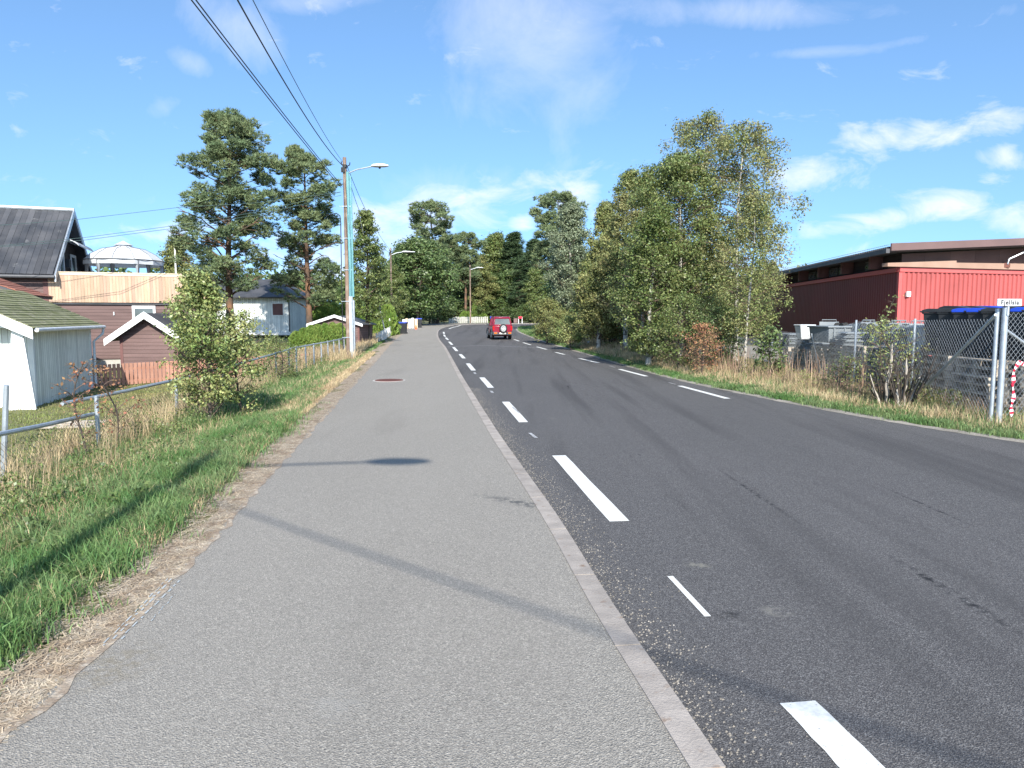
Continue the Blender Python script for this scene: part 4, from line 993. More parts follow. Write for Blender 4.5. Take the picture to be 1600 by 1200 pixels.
# ------------------------------------------------------------------ poles, lamps, wires
def lamp_pole(name, x, y, z, H, label, conduit=True, arm=1.8, armdir=0.0, headl=.72):
    t = empty(name, (x, y, z), 0, label, 'lamp pole')
    MB().tube([(0, 0, -.4), (0, 0, H * .5), (-.01, 0, H)], [.105, .088, .075], 12).build('pole', M['pole'], t, True)
    ca, sa = math.cos(armdir), math.sin(armdir)
    am = MB(); zA = H - .55; am.tube([(.09 * ca, .09 * sa, zA - .1), (.5 * ca, .5 * sa, zA + .06), (arm * ca, arm * sa, zA + .18)], .028, 8); ao = am.build('lamp_arm', M['galv'], t, True)
    hd = MB(); q = [(0, .05, .04), (.10, .13, .085), (.3, .17, .105), (.55, .15, .09), (headl, .07, .04)]
    vs = []; k = 12
    for dx, ww, hh in q:
        for j in range(k):
            a = 2 * math.pi * j / k; vs.append(((arm - .05 + dx) * ca - ww * math.cos(a) * sa, (arm - .05 + dx) * sa + ww * math.cos(a) * ca, zA + .19 + hh * math.sin(a) * (1.0 if math.sin(a) > 0 else .55)))
    hd.add(vs, [(i * k + j, i * k + (j + 1) % k, (i + 1) * k + (j + 1) % k, (i + 1) * k + j) for i in range(len(q) - 1) for j in range(k)] + [tuple(range(k))[::-1], tuple(range((len(q) - 1) * k, len(q) * k))])
    ho = hd.build('lamp_head', M['lampw'], t, True)
    MB().tube([((arm + .3) * ca, (arm + .3) * sa, zA + .16), ((arm + .3) * ca, (arm + .3) * sa, zA + .08)], [.06, .035], 8).build('photocell', M['black'], ho)
    st = MB(); st.box(-.07, .07, -.13, .13, H - .42, H - .30)
    for a in (0, 2.1, 4.2): st.tube([(.11 * math.cos(a), .11 * math.sin(a), H - .35), (.2 * math.cos(a), .2 * math.sin(a), H - .30), (.21 * math.cos(a), .21 * math.sin(a), H - .2)], .022, 6)
    st.box(-.13, .02, -.14, -.08, H - .62, H - .42); st.build('wire_clamps', M['black'], t)
    if conduit:
        for k_, (dx, dy, zt, mm, r_) in enumerate([(.15, -.10, H - .6, 'teal', .062), (.262, -.09, H - .75, 'teal', .044)]):
            MB().tube([(dx, dy, 2.6), (dx - .01, dy, H * .6), (dx - .03, dy + .02, zt)], r_, 8).build('conduit', M[mm], t, True)
        MB().box(.09, .24, -.17, -.04, -.1, 2.62).build('cable_guard', M['galv'], t)
        MB().box(.262, .31, -.17, -.06, -.1, 2.45).build('cable_guard', M['galv'], t)
        cb = MB(); cb.tube([(-.22, -.04, .4), (-.22, -.04, H * .52), (-.21, -.04, H * .68), (-.24, -.02, H * .715), (-.42, .1, H * .73), (-.9, .3, H * .722)], .02, 7); cb.build('cable', M['black'], t, True)
        bk = MB()
        for zz in (.9, 2.4, 3.7, 5.0, 6.3): bk.box(-.24, .24, -.12, -.10, zz, zz + .025)
        bk.build('bracket', M['galv'], t)
    return t


x0, y0 = G(548, 553).x, 30.5
PX, PY, PH = P(545, 555, 30.5).x, 30.5, P(540, 246, 30.5).z + .12
lp1 = lamp_pole('lamp_pole', PX, PY, -.12, PH, 'near brown utility pole with teal conduit and a white street lamp', True, 1.15, -.05)
p2 = P(612, 500, 68); lp2 = lamp_pole('lamp_pole', p2.x, 68, 0, P(612, 387, 68).z, 'brown lamp pole half hidden in leaves beyond the birch', False, 1.1, .2, 1.2)
p3 = P(735, 500, 101); lp3 = lamp_pole('lamp_pole', p3.x, 101, .7, P(735, 414, 101).z - .7, 'farthest brown lamp pole beside white picket fence at the bend', False, .9, .2, 1.0)
for o in (lp1, lp2, lp3): o['group'] = 'wooden street lamp poles along the footpath'
# the pole behind the camera whose shadow lies across the footpath
TN = math.tan(R(SUN_EL)); hm = G(440, 722)
BX, BY, BH = -2.30, hm.y + .12 - 8.0 / TN * (hy / hn), 8.35
lp0 = lamp_pole('lamp_pole', BX, BY, -.1, BH, 'lamp pole behind the viewer whose lamp shadow falls on the footpath', False, 1.85, .03)
lp0['group'] = 'wooden street lamp poles along the footpath'


def wire(label, pts, r, m=None, name='overhead_wire'):
    o = MB(); o.tube(pts, r, 5); ob = o.build(name, m or M['black'], None, True); tag(ob, label, 'wire', 'overhead wires'); return ob


def quad3(a, b, c, n=16):
    """parabola through three points, b taken at the parameter nearest its place between"""
    a, b, c = Vector(a), Vector(b), Vector(c); t = (b.y - a.y) / (c.y - a.y); out = []
    for i in range(n + 1):
        s = i / n; out.append(a * ((s - t) * (s - 1) / (t)) + b * (s * (s - 1) / (t * (t - 1))) + c * (s * (s - t) / (1 - t)))
    return out


top = Vector((PX, PY, PH - .12))
hi_ = top + Vector((-.1, -.1, -.32)); lo_ = P(533, 293, 31) 
bk = Vector((BX, BY, BH - .1))
for lab, st, mid, end, r in [
    ('leftmost thick overhead wire, passing in front of the pines', lo_, P(299, 0, 12.5), bk + Vector((-1.6, 0, -.9)), .013),
    ('thick overhead wire just right of the leftmost one', lo_ + Vector((0.05, 0, .05)), P(306, 0, 12.5), bk + Vector((-1.5, 0, -.9)), .013),
    ('middle thick overhead wire reaching the top of the near pole', hi_, P(371, 0, 12.5), bk + Vector((-.2, 0, -.35)), .015),
    ('thin rightmost overhead wire reaching the top of the near pole', hi_ + Vector((.06, 0, .1)), P(395, 0, 12.5), bk + Vector((-.1, 0, -.3)), .008)]:
    wire(lab, quad3(st, mid, end, 24), r)
wire('black bundled cable crossing above the road behind the viewer', quad3(bk - SUP * 1.12, bk + Vector((11, -8.55, -1.45)), bk + Vector((24, -18.4, -.6)), 20), .016)
t2 = Vector((p2.x, 68, P(612, 387, 68).z - .3))
wire('thin wire running from near pole to the pole beyond, upper', quad3(hi_ + Vector((.2, 0, 0)), P(580, 345, 48), t2, 14), .012)
wire('thin wire running from near pole to the pole beyond, lower', quad3(hi_ + Vector((.2, 0, -.2)), P(572, 352, 46), t2 + Vector((0, 0, -.25)), 14), .012)
for lab, h0, pxl, r in [('upper thin wire from the near pole across to the dark roof', 0, [(532, 300, 30.5), (280, 324, 30), (120, 343, 28), (0, 352, 27)], .009),
                        ('middle thin wire from the near pole across to the dark roof', 0, [(533, 300, 30.5), (277, 352, 30), (133, 371, 28), (0, 384, 27)], .009),
                        ('lower thin wire from the near pole across to the dark roof', 0, [(533, 305, 30.5), (277, 356, 30), (133, 375, 28), (0, 386, 27)], .009)]:
    p = [P(*q) for q in pxl]; wire(lab, [p[0], p[0].lerp(p[1], .5) - SUP * .12, p[1], p[2], p[3], P(-200, pxl[3][1] + 25, 25)], r, M['teal_cable'])
# guy wire with its pale guard
gA = P(560, 330, 44); gB = P(602, 520, 47); t = MB(); t.tube([gA, gB], .012, 5); ob = t.build('guy_wire', M['galv']); tag(ob, 'slanting guy wire with pale guard beside the dark birch trunk', 'wire')
t = MB(); t.tube([gA.lerp(gB, .76), gB], .04, 6); t.build('guard', M['lampw'], ob)

# ------------------------------------------------------------------ left mesh fence (galvanised frame, sagging)
fx = lambda y: -5.9 - .087 * (y - 10.2)
fz = lambda y: float(terr(fx(y), y))
lf = empty('left_mesh_fence', (fx(8), 8, 0), 0, 'galvanised post and rail mesh fence along the left verge', 'fence'); lf.location = (0, 0, 0)


def chain(mb, a, b, z0a, z1a, z0b, z1b, s=.07, w=.003, sag=0.0, seed=1):
    """diamond wire mesh in the vertical plane from a to b"""
    a = Vector(a); b = Vector(b); d = b - a; L_ = d.length; d.normalize(); n = Vector((-d.y, d.x, 0)); H_ = max(z1a - z0a, z1b - z0b); k = s * 1.414
    for sg in (1, -1):
        x = -H_ if sg > 0 else 0
        while x < L_ + (0 if sg > 0 else H_):
            xs_ = [x, x + sg * H_]; t0, t1 = 0.0, 1.0
            # clip to 0..L
            if sg > 0: t0 = max(0, -x / H_); t1 = min(1, (L_ - x) / H_)
            else: t0 = max(0, (x - L_) / H_); t1 = min(1, x / H_)
            if t1 - t0 > .01:
                prev = None; st = 4
                for i in range(st + 1):
                    t = t0 + (t1 - t0) * i / st; u = x + sg * H_ * t; f = u / L_; zl = z0a + (z0b - z0a) * f; zh = z1a + (z1b - z1a) * f
                    p = a + d * u; p = Vector((p.x, p.y, zl + (zh - zl) * t)) + n * (sag * math.sin(f * 3.1 * 2 + seed) * math.sin(t * 3.1) + sg * .002)
                    if prev is not None: mb.beam(prev, p, w, w)
                    prev = p
            x += k


posts = [8.05, 10.2, 13.2, 16.0, 20.9, 22.6] + [23.7 + i * 1.55 for i in range(8)]
rz = lambda y: float(np.interp(y, [7, 8, 10.2, 13.1, 18.8, 23.7, 36], [.30, .33, .24, .46, .57, .66, .63]))
for y in posts:
    x = fx(y); b0 = Vector((x, y, fz(y) - .2)); tp = Vector((x, y, rz(y) + .02))
    if y == 8.05: b0 = P(2, 740, 8.1); b0.z = fz(8.1) - .1; tp = P(10, 602, 8.05)
    if y == 10.2: tp.z = P(148, 619, 10.2).z
    if y == 13.2: tp.z = P(254, 594, 13.2).z
    MB().tube([b0, tp], .03, 8).build('post', M['galv'], lf, True)
rails = [(P(-60, 690, 7.0), P(146, 647, 10.1)), (P(97, 631, 10.0), P(272, 594, 13.3)), (P(272, 594, 13.3), P(345, 575, 16)), (P(345, 575, 16), P(400, 561, 18.9)), (P(400, 561, 18.9), P(463, 542, 23.6)), (P(463, 543, 23.7), P(545, 527.5, 35))]
for a, b in rails: MB().tube([a, a.lerp(b, .5) - SUP * .01, b], .028, 8).build('rail', M['galv'], lf, True)
m_ = MB(); chain(m_, (fx(6), 6, 0), (fx(10.2), 10.2, 0), -.2, .28, -.27, .22, .06, .0026, .05); chain(m_, (fx(10.25), 10.25, 0), (fx(16), 16, 0), -.27, .2, -.35, .5, .07, .003, .04); m_.build('wire_mesh', M['rustwire'], lf)
m_ = MB(); chain(m_, (fx(16.1), 16.1, 0), (fx(36), 36, 0), -.3, .5, -.2, .6, .12, .004); m_.build('wire_mesh', M['rustwire'], lf)

# ------------------------------------------------------------------ right mesh fence
rf_ = empty('yard_mesh_fence', (7.65, 11.3, 0), 0, 'tall galvanised mesh fence round the pallet yard on the right', 'fence'); rf_.location = (0, 0, 0)
C0 = G(1560, 661); C0.z = 0; fX = lambda y: C0.x + .10 * (y - C0.y)
h0 = P(1565, 480, C0.y).z
MB().tube([(C0.x, C0.y, -.2), (C0.x, C0.y, h0)], .045, 12).build('post', M['galv'], rf_, True)
MB().tube([(C0.x - .06, C0.y + .09, -.2), (C0.x - .06, C0.y + .09, h0 - .02)], .035, 10).build('post', M['galv'], rf_, True)
ppl = [(1430, 498, 0), (1338, 500, 0), (1268, 521, 1), (1207, 515, 0), (1166, 526, 0), (1130, 522, 0)]
Yp = []
for px, ty, lean in ppl:
    r = (px - 800) / 1127.; Y = (C0.x - .1 * C0.y) / (r - .10); Yp.append(Y); tp = P(px, ty, Y)
    bt = Vector((tp.x + (.35 if lean else 0), Y, -.2))
    MB().tube([bt, tp], .026, 8).build('post', M['galv'], rf_, True)
MB().tube([P(1556, 492, C0.y), Vector((fX(13.9), 13.9, .15)) + Vector((-.02, 0, 0))], .025, 8).build('brace', M['galv'], rf_, True)
tz = [h0 - .1] + [P(px, ty, Y).z - .03 for (px, ty, l), Y in zip(ppl, Yp)]
yy = [C0.y] + Yp; m_ = MB()
for i in range(len(yy) - 1):
    if i == 2: tz2 = P(1338, 503, yy[2]).z; 
    chain(m_, (fX(yy[i]), yy[i], 0), (fX(yy[i + 1]), yy[i + 1], 0), .02, min(tz[i], 1.62), .02, min(tz[i + 1], 1.62), .07 if i < 3 else .10, .0026 if i < 3 else .0036, .03, i)
m_.build('wire_mesh', M['wire'], rf_)
# gate section turning right from the corner post
gE = C0 + Vector((3.6, 1.0, 0)); m_ = MB(); chain(m_, (C0.x + .06, C0.y, 0), gE, .12, h0 - .08, .12, h0 - .08, .066, .0028, .0, 3); m_.build('wire_mesh', M['wire'], rf_)
MB().tube([(C0.x + .03, C0.y, h0 - .35), C0.lerp(gE, .55) + SUP * .35], .022, 8).build('brace', M['galv'], rf_, True)
MB().tube([gE + SUP * -.1, gE + SUP * (h0)], .035, 8).build('post', M['galv'], rf_, True)

# road sign on the corner post
sg = empty('street_name_sign', (C0.x + .01, C0.y - .06, h0 + .07), R(6), 'white street name sign reading Fjellsia on the corner fence post', 'sign')
m_ = MB(); m_.box(-.20, .20, -.012, .012, -.055, .055); m_.build('board', M['signface'], sg, bevel=.008)
m_ = MB(); m_.tube([(0, .02, -.2), (0, .02, -.04)], .022, 8); m_.build('bracket', M['galv'], sg)
tcu = bpy.data.curves.new('lettering', 'FONT'); tcu.body = 'Fjellsia'; tcu.size = .098; tcu.offset = .0022; tcu.align_x = 'CENTER'; tcu.align_y = 'CENTER'; tcu.extrude = .001; tcu.space_character = 1.12
tmp = bpy.data.objects.new('tmp', tcu); COL.objects.link(tmp); bpy.context.view_layer.update(); dg = bpy.context.evaluated_depsgraph_get(); me = bpy.data.meshes.new_from_object(tmp.evaluated_get(dg)); bpy.data.objects.remove(tmp)
me.materials.clear(); me.materials.append(M['letter']); o = link('lettering', me, sg); o.rotation_euler = (R(90), 0, 0); o.location = (0, -.0145, .0)

# pallets ----------------------------------------------------------------
def make_pallet():
    o = MB(); 
    for i in range(7): o.box(-.6, .6, -.4 + i * .1167, -.4 + i * .1167 + .098, .122, .144)
    root = o.build('pallet', M['pallet'])
    b = MB()
    for x in (-.6, -.05, .5):
        b.box(x, x + .1, -.4, .4, .100, .1215)
        for y in (-.4, -.05, .3): b.box(x, x + .1, y, y + .1, .022, .0995)
    
    for y in (-.4, -.05, .3): b.box(-.6, .6, y + .001, y + .1, 0, .0215)
    b.build('runners', M['pallet'], root)
    return root


pal0 = make_pallet(); pal_used = [False]
ORD = ['lowest', 'second lowest', 'third lowest', 'fourth lowest', 'fifth lowest', 'sixth lowest', 'topmost']


def pallet_stack(x, y, n, rz, where, seed):
    r = random.Random(seed)
    for k in range(n):
        loc = (x + r.uniform(-.035, .035), y + r.uniform(-.03, .03), .04 + k * .146); z = rz + R(r.uniform(-2, 2))
        o = pal0 if not pal_used[0] else dup(pal0, loc, z)
        pal_used[0] = True; o.location = loc; o.rotation_euler = (0, 0, z)
        nm = 'topmost' if k == n - 1 else ORD[k]
        tag(o, f'{nm} grey pallet {where}', 'pallet', 'stacked wooden pallets in the yard')


PA = R(4)
stacks = [(fX(12.75) + .80, 12.75, 6, R(86), 'stacked right behind the fence brace', 1), (fX(14.15) + .78, 14.15, 6, R(83), 'stacked left of the fence brace', 2), (fX(15.5) + .80, 15.5, 6, R(86), 'stacked behind the tall broken dead trunk', 3),
          (fX(16.95) + .78, 16.95, 6, R(84), 'stacked behind the second mesh panel', 4), (fX(18.4) + .8, 18.4, 6, R(86), 'stacked behind the third fence post', 5), (fX(19.9) + .85, 19.9, 6, R(82), 'stacked beside the leaning fence post', 6),
          (fX(21.6) + .9, 21.6, 5, R(86), 'stacked just beyond the leaning fence post', 7), (fX(23.4) + .9, 23.4, 4, R(86), 'stacked near the slender young birch', 12), (fX(25.2) + .9, 25.2, 4, R(86), 'stacked farthest along the fence', 13), (8.95, 11.95, 6, R(15), 'stacked behind the red and white tape', 8), (10.25, 12.35, 5, R(15), 'stacked at the right picture edge', 9),
          (9.55, 13.6, 6, PA, 'stacked under the rear black bins', 10), (9.75, 15.1, 6, PA, 'stacked deep in the yard', 11)]
for s_ in stacks:
    if s_[2]: pallet_stack(*s_)

# wheelie bins -------------------------------------------------------------
def make_bin(body, lid, h=.92, w=.25, d=.27):
    t = empty('wheelie_bin', (0, 0, 0), 0, 'bin', 'wheelie bin')
    b = MB(); b.taper((0, 0), (w * .78, d * .78), (w, d), .04, h - .06, .01); b.box(-w - .018, w + .018, -d - .008, d + .03, h - .075, h - .045); b.build('body', M[body], t, bevel=.012)
    l = MB(); vs = []
    for y, z in ((-d - .03, h - .042), (-d - .02, h - .01), (-.05, h + .035), (d * .7, h + .04), (d + .03, h + .01), (d + .03, h - .042)): vs += [(-w - .025, y, z), (w + .025, y, z)]
    l.add(vs, [(2 * i, 2 * i + 1, 2 * i + 3, 2 * i + 2) for i in range(5)] + [(0, 2, 4, 6, 8, 10), (11, 9, 7, 5, 3, 1), (10, 11, 1, 0)]); l.build('lid', M[lid], t, bevel=.008)
    hn_ = MB(); hn_.tube([(-w * .8, d + .02, h - .05), (-w * .8, d + .09, h - .02), (w * .8, d + .09, h - .02), (w * .8, d + .02, h - .05)], .014, 6); hn_.build('handle', M[body], t)
    for s_ in (-1, 1): wl = MB(); wl.tube([(s_ * (w - .05), d * .75, .10), (s_ * (w + .0), d * .75, .10)], .10, 14); wl.build('wheel', M['tyre'], t)
    return t


kb1 = make_bin('binblack', 'binblack'); kb2 = make_bin('binblack', 'binblue'); kb3 = make_bin('bingrey', 'bingrey'); kb4 = make_bin('binblack', 'bingrey')
first = {id(kb1): 1, id(kb2): 1, id(kb3): 1, id(kb4): 1}


def put_bin(src, x, y, z, rz, label, group, rx=0.0, sc=1.0):
    if first.get(id(src)): o = src; first[id(src)] = 0; o.location = (x, y, z)
    else: o = dup(src, (x, y, z))
    o.rotation_euler = (rx, 0, rz); o.scale = (sc,) * 3; o['label'] = label; o['group'] = group
    return o


GB = 'black wheelie bins stored on pallets'
PT = .04 + 6 * .146 + .002
row = [('binblack', 0), ('binblack', 0), ('binblue', 0), ('binblue', 0), ('binblack', 0), ('binblack', 0), ('blue', 0), ('b', 0)]
srcs = [kb1, kb1, kb2, kb2, kb1, kb1, kb2, kb1]
names = ['leftmost black bin of the front row behind the mesh', 'second black bin from the left in the front row', 'black bin with blue lid, left of the two neighbouring blue lids', 'black bin with blue lid, right of the two neighbouring blue lids',
         'black bin between the blue lids and the corner post', 'black bin directly left of the corner post', 'blue lidded bin half hidden behind the corner post', 'black bin right of the corner post']
for i, (s_, nm) in enumerate(zip(srcs, names)):
    px = 1472 + i * 24; Y = 14.3 - .36 * i; p = P(px, 500, Y); put_bin(s_, p.x, Y, PT, R(38), nm, GB, 0, .93)
for i in range(5):
    px = 1482 + i * 26; Y = 15.1; p = P(px, 500, Y); put_bin([kb1, kb1, kb2, kb1, kb1][i], p.x + .25, Y, PT, R(28), ['leftmost', 'second', 'middle blue lidded', 'fourth', 'rightmost'][i] + ' black bin of the rear row on the pallets', GB)
for i in range(0):
    o = put_bin([kb1, kb2, kb1, kb1][i], 8.55 + .50 * i, 13.25 - .05 * i, PT, R(4), ['first', 'blue lidded', 'third', 'fourth'][i] + ' black bin standing close behind the brace, from the left', GB, 0, .94)
for i in range(3):
    put_bin([kb2, kb1, kb1][i], 9.35 + .54 * i, 12.05 + .14 * i, .04 + 5 * .146 if i else .92, R(15), ['bright blue lidded black bin right of the corner post', 'black bin at the right picture edge', 'black bin beyond the right picture edge'][i], GB, 0, .85)
GG = 'grey plastic bins stored along the fence'
lbl = 0
whr = ['by the third fence post', 'by the second fence post', 'left of the dead stump', 'right of the dead stump', 'beside the leaning post', 'behind the leaning post', 'near the birch', 'nearest the red wall corner', 'above the left pallet stack', 'next to the black bins', 'in the middle of the row', 'far back in the yard']
rg = random.Random(12)
for i in range(12):
    Y = 15.3 + i * .62; p = Vector((fX(Y) + .62 + rg.uniform(-.1, .1), Y, 0))
    lay = i % 3
    z = .92 if Y < 22.3 else .4
    if lay == 0: put_bin(kb3, p.x + .3, p.y, z + .28, R(90 + rg.uniform(-15, 15)), 'grey plastic bin lying on its side ' + whr[i], GG, R(90), .95)
    elif lay == 1: put_bin(kb4 if i % 2 else kb3, p.x + 1.0, p.y, z - .45, R(20 + rg.uniform(-10, 20)), 'grey plastic bin standing upright ' + whr[i], GG, 0, .85)
    else: put_bin(kb3, p.x + .3, p.y, z + .27, R(rg.uniform(-25, 25)), 'grey plastic bin tipped over toward the road ' + whr[i], GG, R(88), .95)
# stacks of grey lids and sheets
def lidstack(x, y, z, n, rz, w, d, label, m='bingrey', seed=0):
    t = empty('plastic_lid_stack', (x, y, z), rz, label, 'plastic lids', 'stacks of grey plastic lids'); r = random.Random(seed)
    for k in range(n):
        b = MB(); ox, oy, h_ = r.uniform(-.05, .05), r.uniform(-.04, .04), k * .05; b.taper((ox, oy), (w, d), (w * .9, d * .9), h_, h_ + .035); b.box(ox - w - .02, ox + w + .02, oy - d - .02, oy + d + .02, h_ - .004, h_ + .008); b.build('lid', M[m], t)
    return t


q = P(1432, 530, 15.3); lidstack(q.x, q.y, PT - .03, 12, R(20), .34, .3, 'stack of grey plastic lids on a pallet left of the black bins', 'bingrey', 1)
q = P(1412, 530, 16.4); lidstack(q.x, q.y, .92, 8, R(10), .45, .35, 'lower stack of grey lids behind the dead stump', 'bingrey', 2)
q = P(1350, 525, 19); lidstack(q.x, q.y, .92, 7, R(-8), .6, .4, 'flat stack of grey lids near the third fence post', 'bingrey', 3)
q = P(1303, 524, 20.3); t = empty('grey_container', (q.x, q.y, .95), R(5), 'large grey plastic container behind the leaning fence post', 'container')
m_ = MB(); m_.taper((0, 0), (.42, .5), (.46, .55), 0, .42); m_.box(-.5, .5, -.6, .6, .40, .45); m_.build('tub', M['bingrey'], t, bevel=.02)
for x in (-.3, 0, .3): MB().box(x - .02, x + .02, -.575, -.5, .05, .4).build('rib', M['bingrey'], t)
q = P(1437, 555, 14.9); t = empty('grey_box', (q.x + .05, q.y + .1, PT), R(20), 'pale grey plastic box standing on the left pallet stack', 'box'); m_ = MB(); m_.taper((0, 0), (.15, .15), (.19, .19), 0, .5); m_.build('body', M['palegrey'], t, bevel=.015); m_ = MB(); m_.box(-.21, .21, -.21, .21, .5, .54); m_.build('lid', M['palegrey'], t, bevel=.01)
q = P(1257, 520, 22.6); lidstack(fX(23.4) + .9, 23.4, .64, 7, R(86), .5, .38, 'flat grey lid stack near the slender young birch', 'bingrey', 5); lidstack(fX(25.2) + .9, 25.2, .64, 9, R(86), .5, .38, 'farthest grey lid stack along the fence', 'bingrey', 6)
t = empty('white_basin', (q.x, q.y, .95), R(10), 'white plastic basin hanging by the leaning fence post', 'basin'); m_ = MB(); m_.taper((0, 0), (.17, .12), (.25, .18), 0, .42); m_.box(-.27, .27, -.2, .2, .42, .46); m_.build('shell', M['signface'], t, bevel=.02)
# tape on the gate
tp = empty('barrier_tape', (C0.x, C0.y, 0), 0, 'red and white striped barrier tape hanging on the gate mesh', 'tape'); tp.location = (0, 0, 0)
dgt = (gE - C0).normalized(); ng = Vector((dgt.y, -dgt.x, 0))
paths = [[(.22, .62), (.2, .8), (.3, .95), (.42, .9), (.5, .72), (.62, .6)], [(.56, .95), (.58, .78), (.72, .62), (.66, .45), (.62, .2), (.6, .04)], [(.56, .95), (.75, .98), (.95, .85), (1.3, .5)], [(.2, .62), (.24, .4), (.2, .25), (.23, .1)]]
for pth in paths:
    pts_ = [C0 + dgt * u + ng * .03 + SUP * z for u, z in pth]; fine = []
    for a, b in zip(pts_[:-1], pts_[1:]): fine += [a.lerp(b, i / 4) for i in range(4)]
    fine.append(pts_[-1]); m_ = MB(); vs = []
    for i, p in enumerate(fine):
        d = (fine[min(i + 1, len(fine) - 1)] - fine[max(i - 1, 0)]).normalized(); w_ = d.cross(ng).normalized() * .027; tw = ng * (.012 * math.sin(i * 1.1)); vs += [p - w_ - tw, p + w_ + tw]
    m_.add(vs, [(2 * i, 2 * i + 1, 2 * i + 3, 2 * i + 2) for i in range(len(fine) - 1)]); o = m_.build('tape_strand', M['tapered_red'], tp); o.data.materials.append(M['tapew'])
    for i, f in enumerate(o.data.polygons): f.material_index = i % 2
    sd = o.modifiers.new('thickness', 'SOLIDIFY'); sd.thickness = .002

# ------------------------------------------------------------------ car (seen from behind)
cpos = G(782, 527); car = empty('parked_car' if False else 'car', (-.98, 54.6, prof(54.6) - .07), R(9), 'dark red off road car with spare wheel on its back door driving away', 'car')
W2 = .83; car.scale = (.86, 1, 1)
# lower body by lofted cross sections along y (rear = -y)
secs = [(-1.86, .38, .98, .78, .90), (-1.80, .30, 1.0, .81, .95), (-1.2, .28, 1.0, .83, .97), (.2, .28, 1.0, .83, .95), (1.0, .28, .98, .82, .93), (1.7, .32, .86, .78, .80), (1.86, .40, .72, .72, .68)]
vs = []
for y, z0, zm, w, zt in secs: vs += [(-w, y, z0), (-w, y, zt * .75), (-w * .97, y, zm), (w * .97, y, zm), (w, y, zt * .75), (w, y, z0)]
k = 6; fs = [(i * k + j, i * k + (j + 1) % k, (i + 1) * k + (j + 1) % k, (i + 1) * k + j) for i in range(len(secs) - 1) for j in range(k)] + [tuple(range(k))[::-1], tuple(range((len(secs) - 1) * k, len(secs) * k))]
bd = MB(); bd.add(vs, fs)
# cabin shell with pillars
cs = [(-1.84, 1.0, .80), (-1.70, 1.58, .66), (-1.45, 1.66, .64), (-.1, 1.67, .64), (.25, 1.58, .62), (.85, 1.0, .74)]
vs = []
for y, z, w in cs: vs += [(-w, y, z), (w, y, z)]
bd.add([(-.80, -1.84, .99), (.80, -1.84, .99), (-.66, -1.70, 1.56), (.66, -1.70, 1.56), (-.64, -1.45, 1.66), (.64, -1.45, 1.66), (-.64, -.1, 1.67), (.64, -.1, 1.67), (-.62, .2, 1.6), (.62, .2, 1.6)], [(2, 3, 5, 4), (4, 5, 7, 6), (6, 7, 9, 8)])
for s_ in (-1, 1):
    for a, b in (((.765 * s_, -1.82, .99), (.62 * s_, -1.69, 1.57)), ((.78 * s_, -1.0, 1.0), (.63 * s_, -.95, 1.64)), ((.78 * s_, .0, 1.0), (.62 * s_, -.02, 1.64)), ((.74 * s_, .82, 1.0), (.60 * s_, .2, 1.6))):
        bd.beam(a, b, .10, .10)
    bd.beam((.62 * s_, -1.68, 1.6), (.62 * s_, .2, 1.61), .09, .09)
bd.beam((-.72, -1.835, 1.03), (.72, -1.835, 1.03), .06, .12); bd.beam((-.62, -1.70, 1.56), (.62, -1.70, 1.56), .08, .1)
body = bd.build('body', M['carred'], car, True, .015)
m_ = MB(); m_.add([(-.70, -1.815, 1.08), (.70, -1.815, 1.08), (.58, -1.70, 1.52), (-.58, -1.70, 1.52)], [(0, 1, 2, 3)]); m_.build('rear_window', M['glass'], car)
for s_ in (-1, 1): m_ = MB(); m_.add([(.775 * s_, -1.75, 1.0), (.775 * s_, .75, 1.0), (.615 * s_, .2, 1.58), (.615 * s_, -1.6, 1.58)], [(0, 1, 2, 3)] if s_ > 0 else [(3, 2, 1, 0)]); m_.build('side_window', M['glass'], car)
m_ = MB(); m_.add([(-.7, .83, 1.0), (.7, .83, 1.0), (.58, .22, 1.58), (-.58, .22, 1.58)], [(3, 2, 1, 0)]); m_.build('windscreen', M['glass'], car)
m_ = MB(); m_.box(-.84, -.36, -1.97, -1.80, .33, .55); m_.box(.36, .84, -1.97, -1.80, .33, .55); m_.box(-.36, .36, -1.95, -1.80, .35, .46); m_.build('bumper', M['cladding'], car, bevel=.02)
m_ = MB(); m_.box(-.27, .27, -1.975, -1.955, .40, .52); m_.build('licence_plate', M['plate'], car)
for s_ in (-1, 1):
    for y in (-1.15, 1.15):
        m_ = MB(); m_.tube([(s_ * .64, y, .34), (s_ * .85, y, .34)], .34, 22); w_ = m_.build('wheel', M['tyre'], car, True); m_ = MB(); m_.tube([(s_ * .84, y, .34), (s_ * .862, y, .34)], .20, 16); m_.build('rim', M['alloy'], w_)
        m_ = MB(); pts_ = [(s_ * .845, y + .43 * math.cos(a), .36 + .40 * math.sin(a)) for a in np.linspace(0, math.pi, 11)]; m_.tube(pts_, .055, 6); m_.build('wheel_arch', M['cladding'], car, True)
    m_ = MB(); m_.box(min(s_ * .78, s_ * .855), max(s_ * .78, s_ * .855), -1.0, 1.0, .28, .44); m_.build('sill', M['cladding'], car)
    m_ = MB(); x0_, x1_ = sorted((s_ * .70, s_ * .83)); m_.box(x0_, x1_, -1.885, -1.80, .66, .98); m_.build('tail_light', M['lampred'], car, bevel=.01)
    m_ = MB(); x0_, x1_ = sorted((s_ * .48, s_ * .72)); m_.box(x0_, x1_, -1.99, -1.965, .42, .52); m_.build('indicator', M['lamporange'], car)
    m_ = MB(); x0_, x1_ = sorted((s_ * .84, s_ * 1.02)); m_.box(x0_, x1_, .42, .52, 1.0, 1.14); m_.build('door_mirror', M['cladding'], car, bevel=.02)
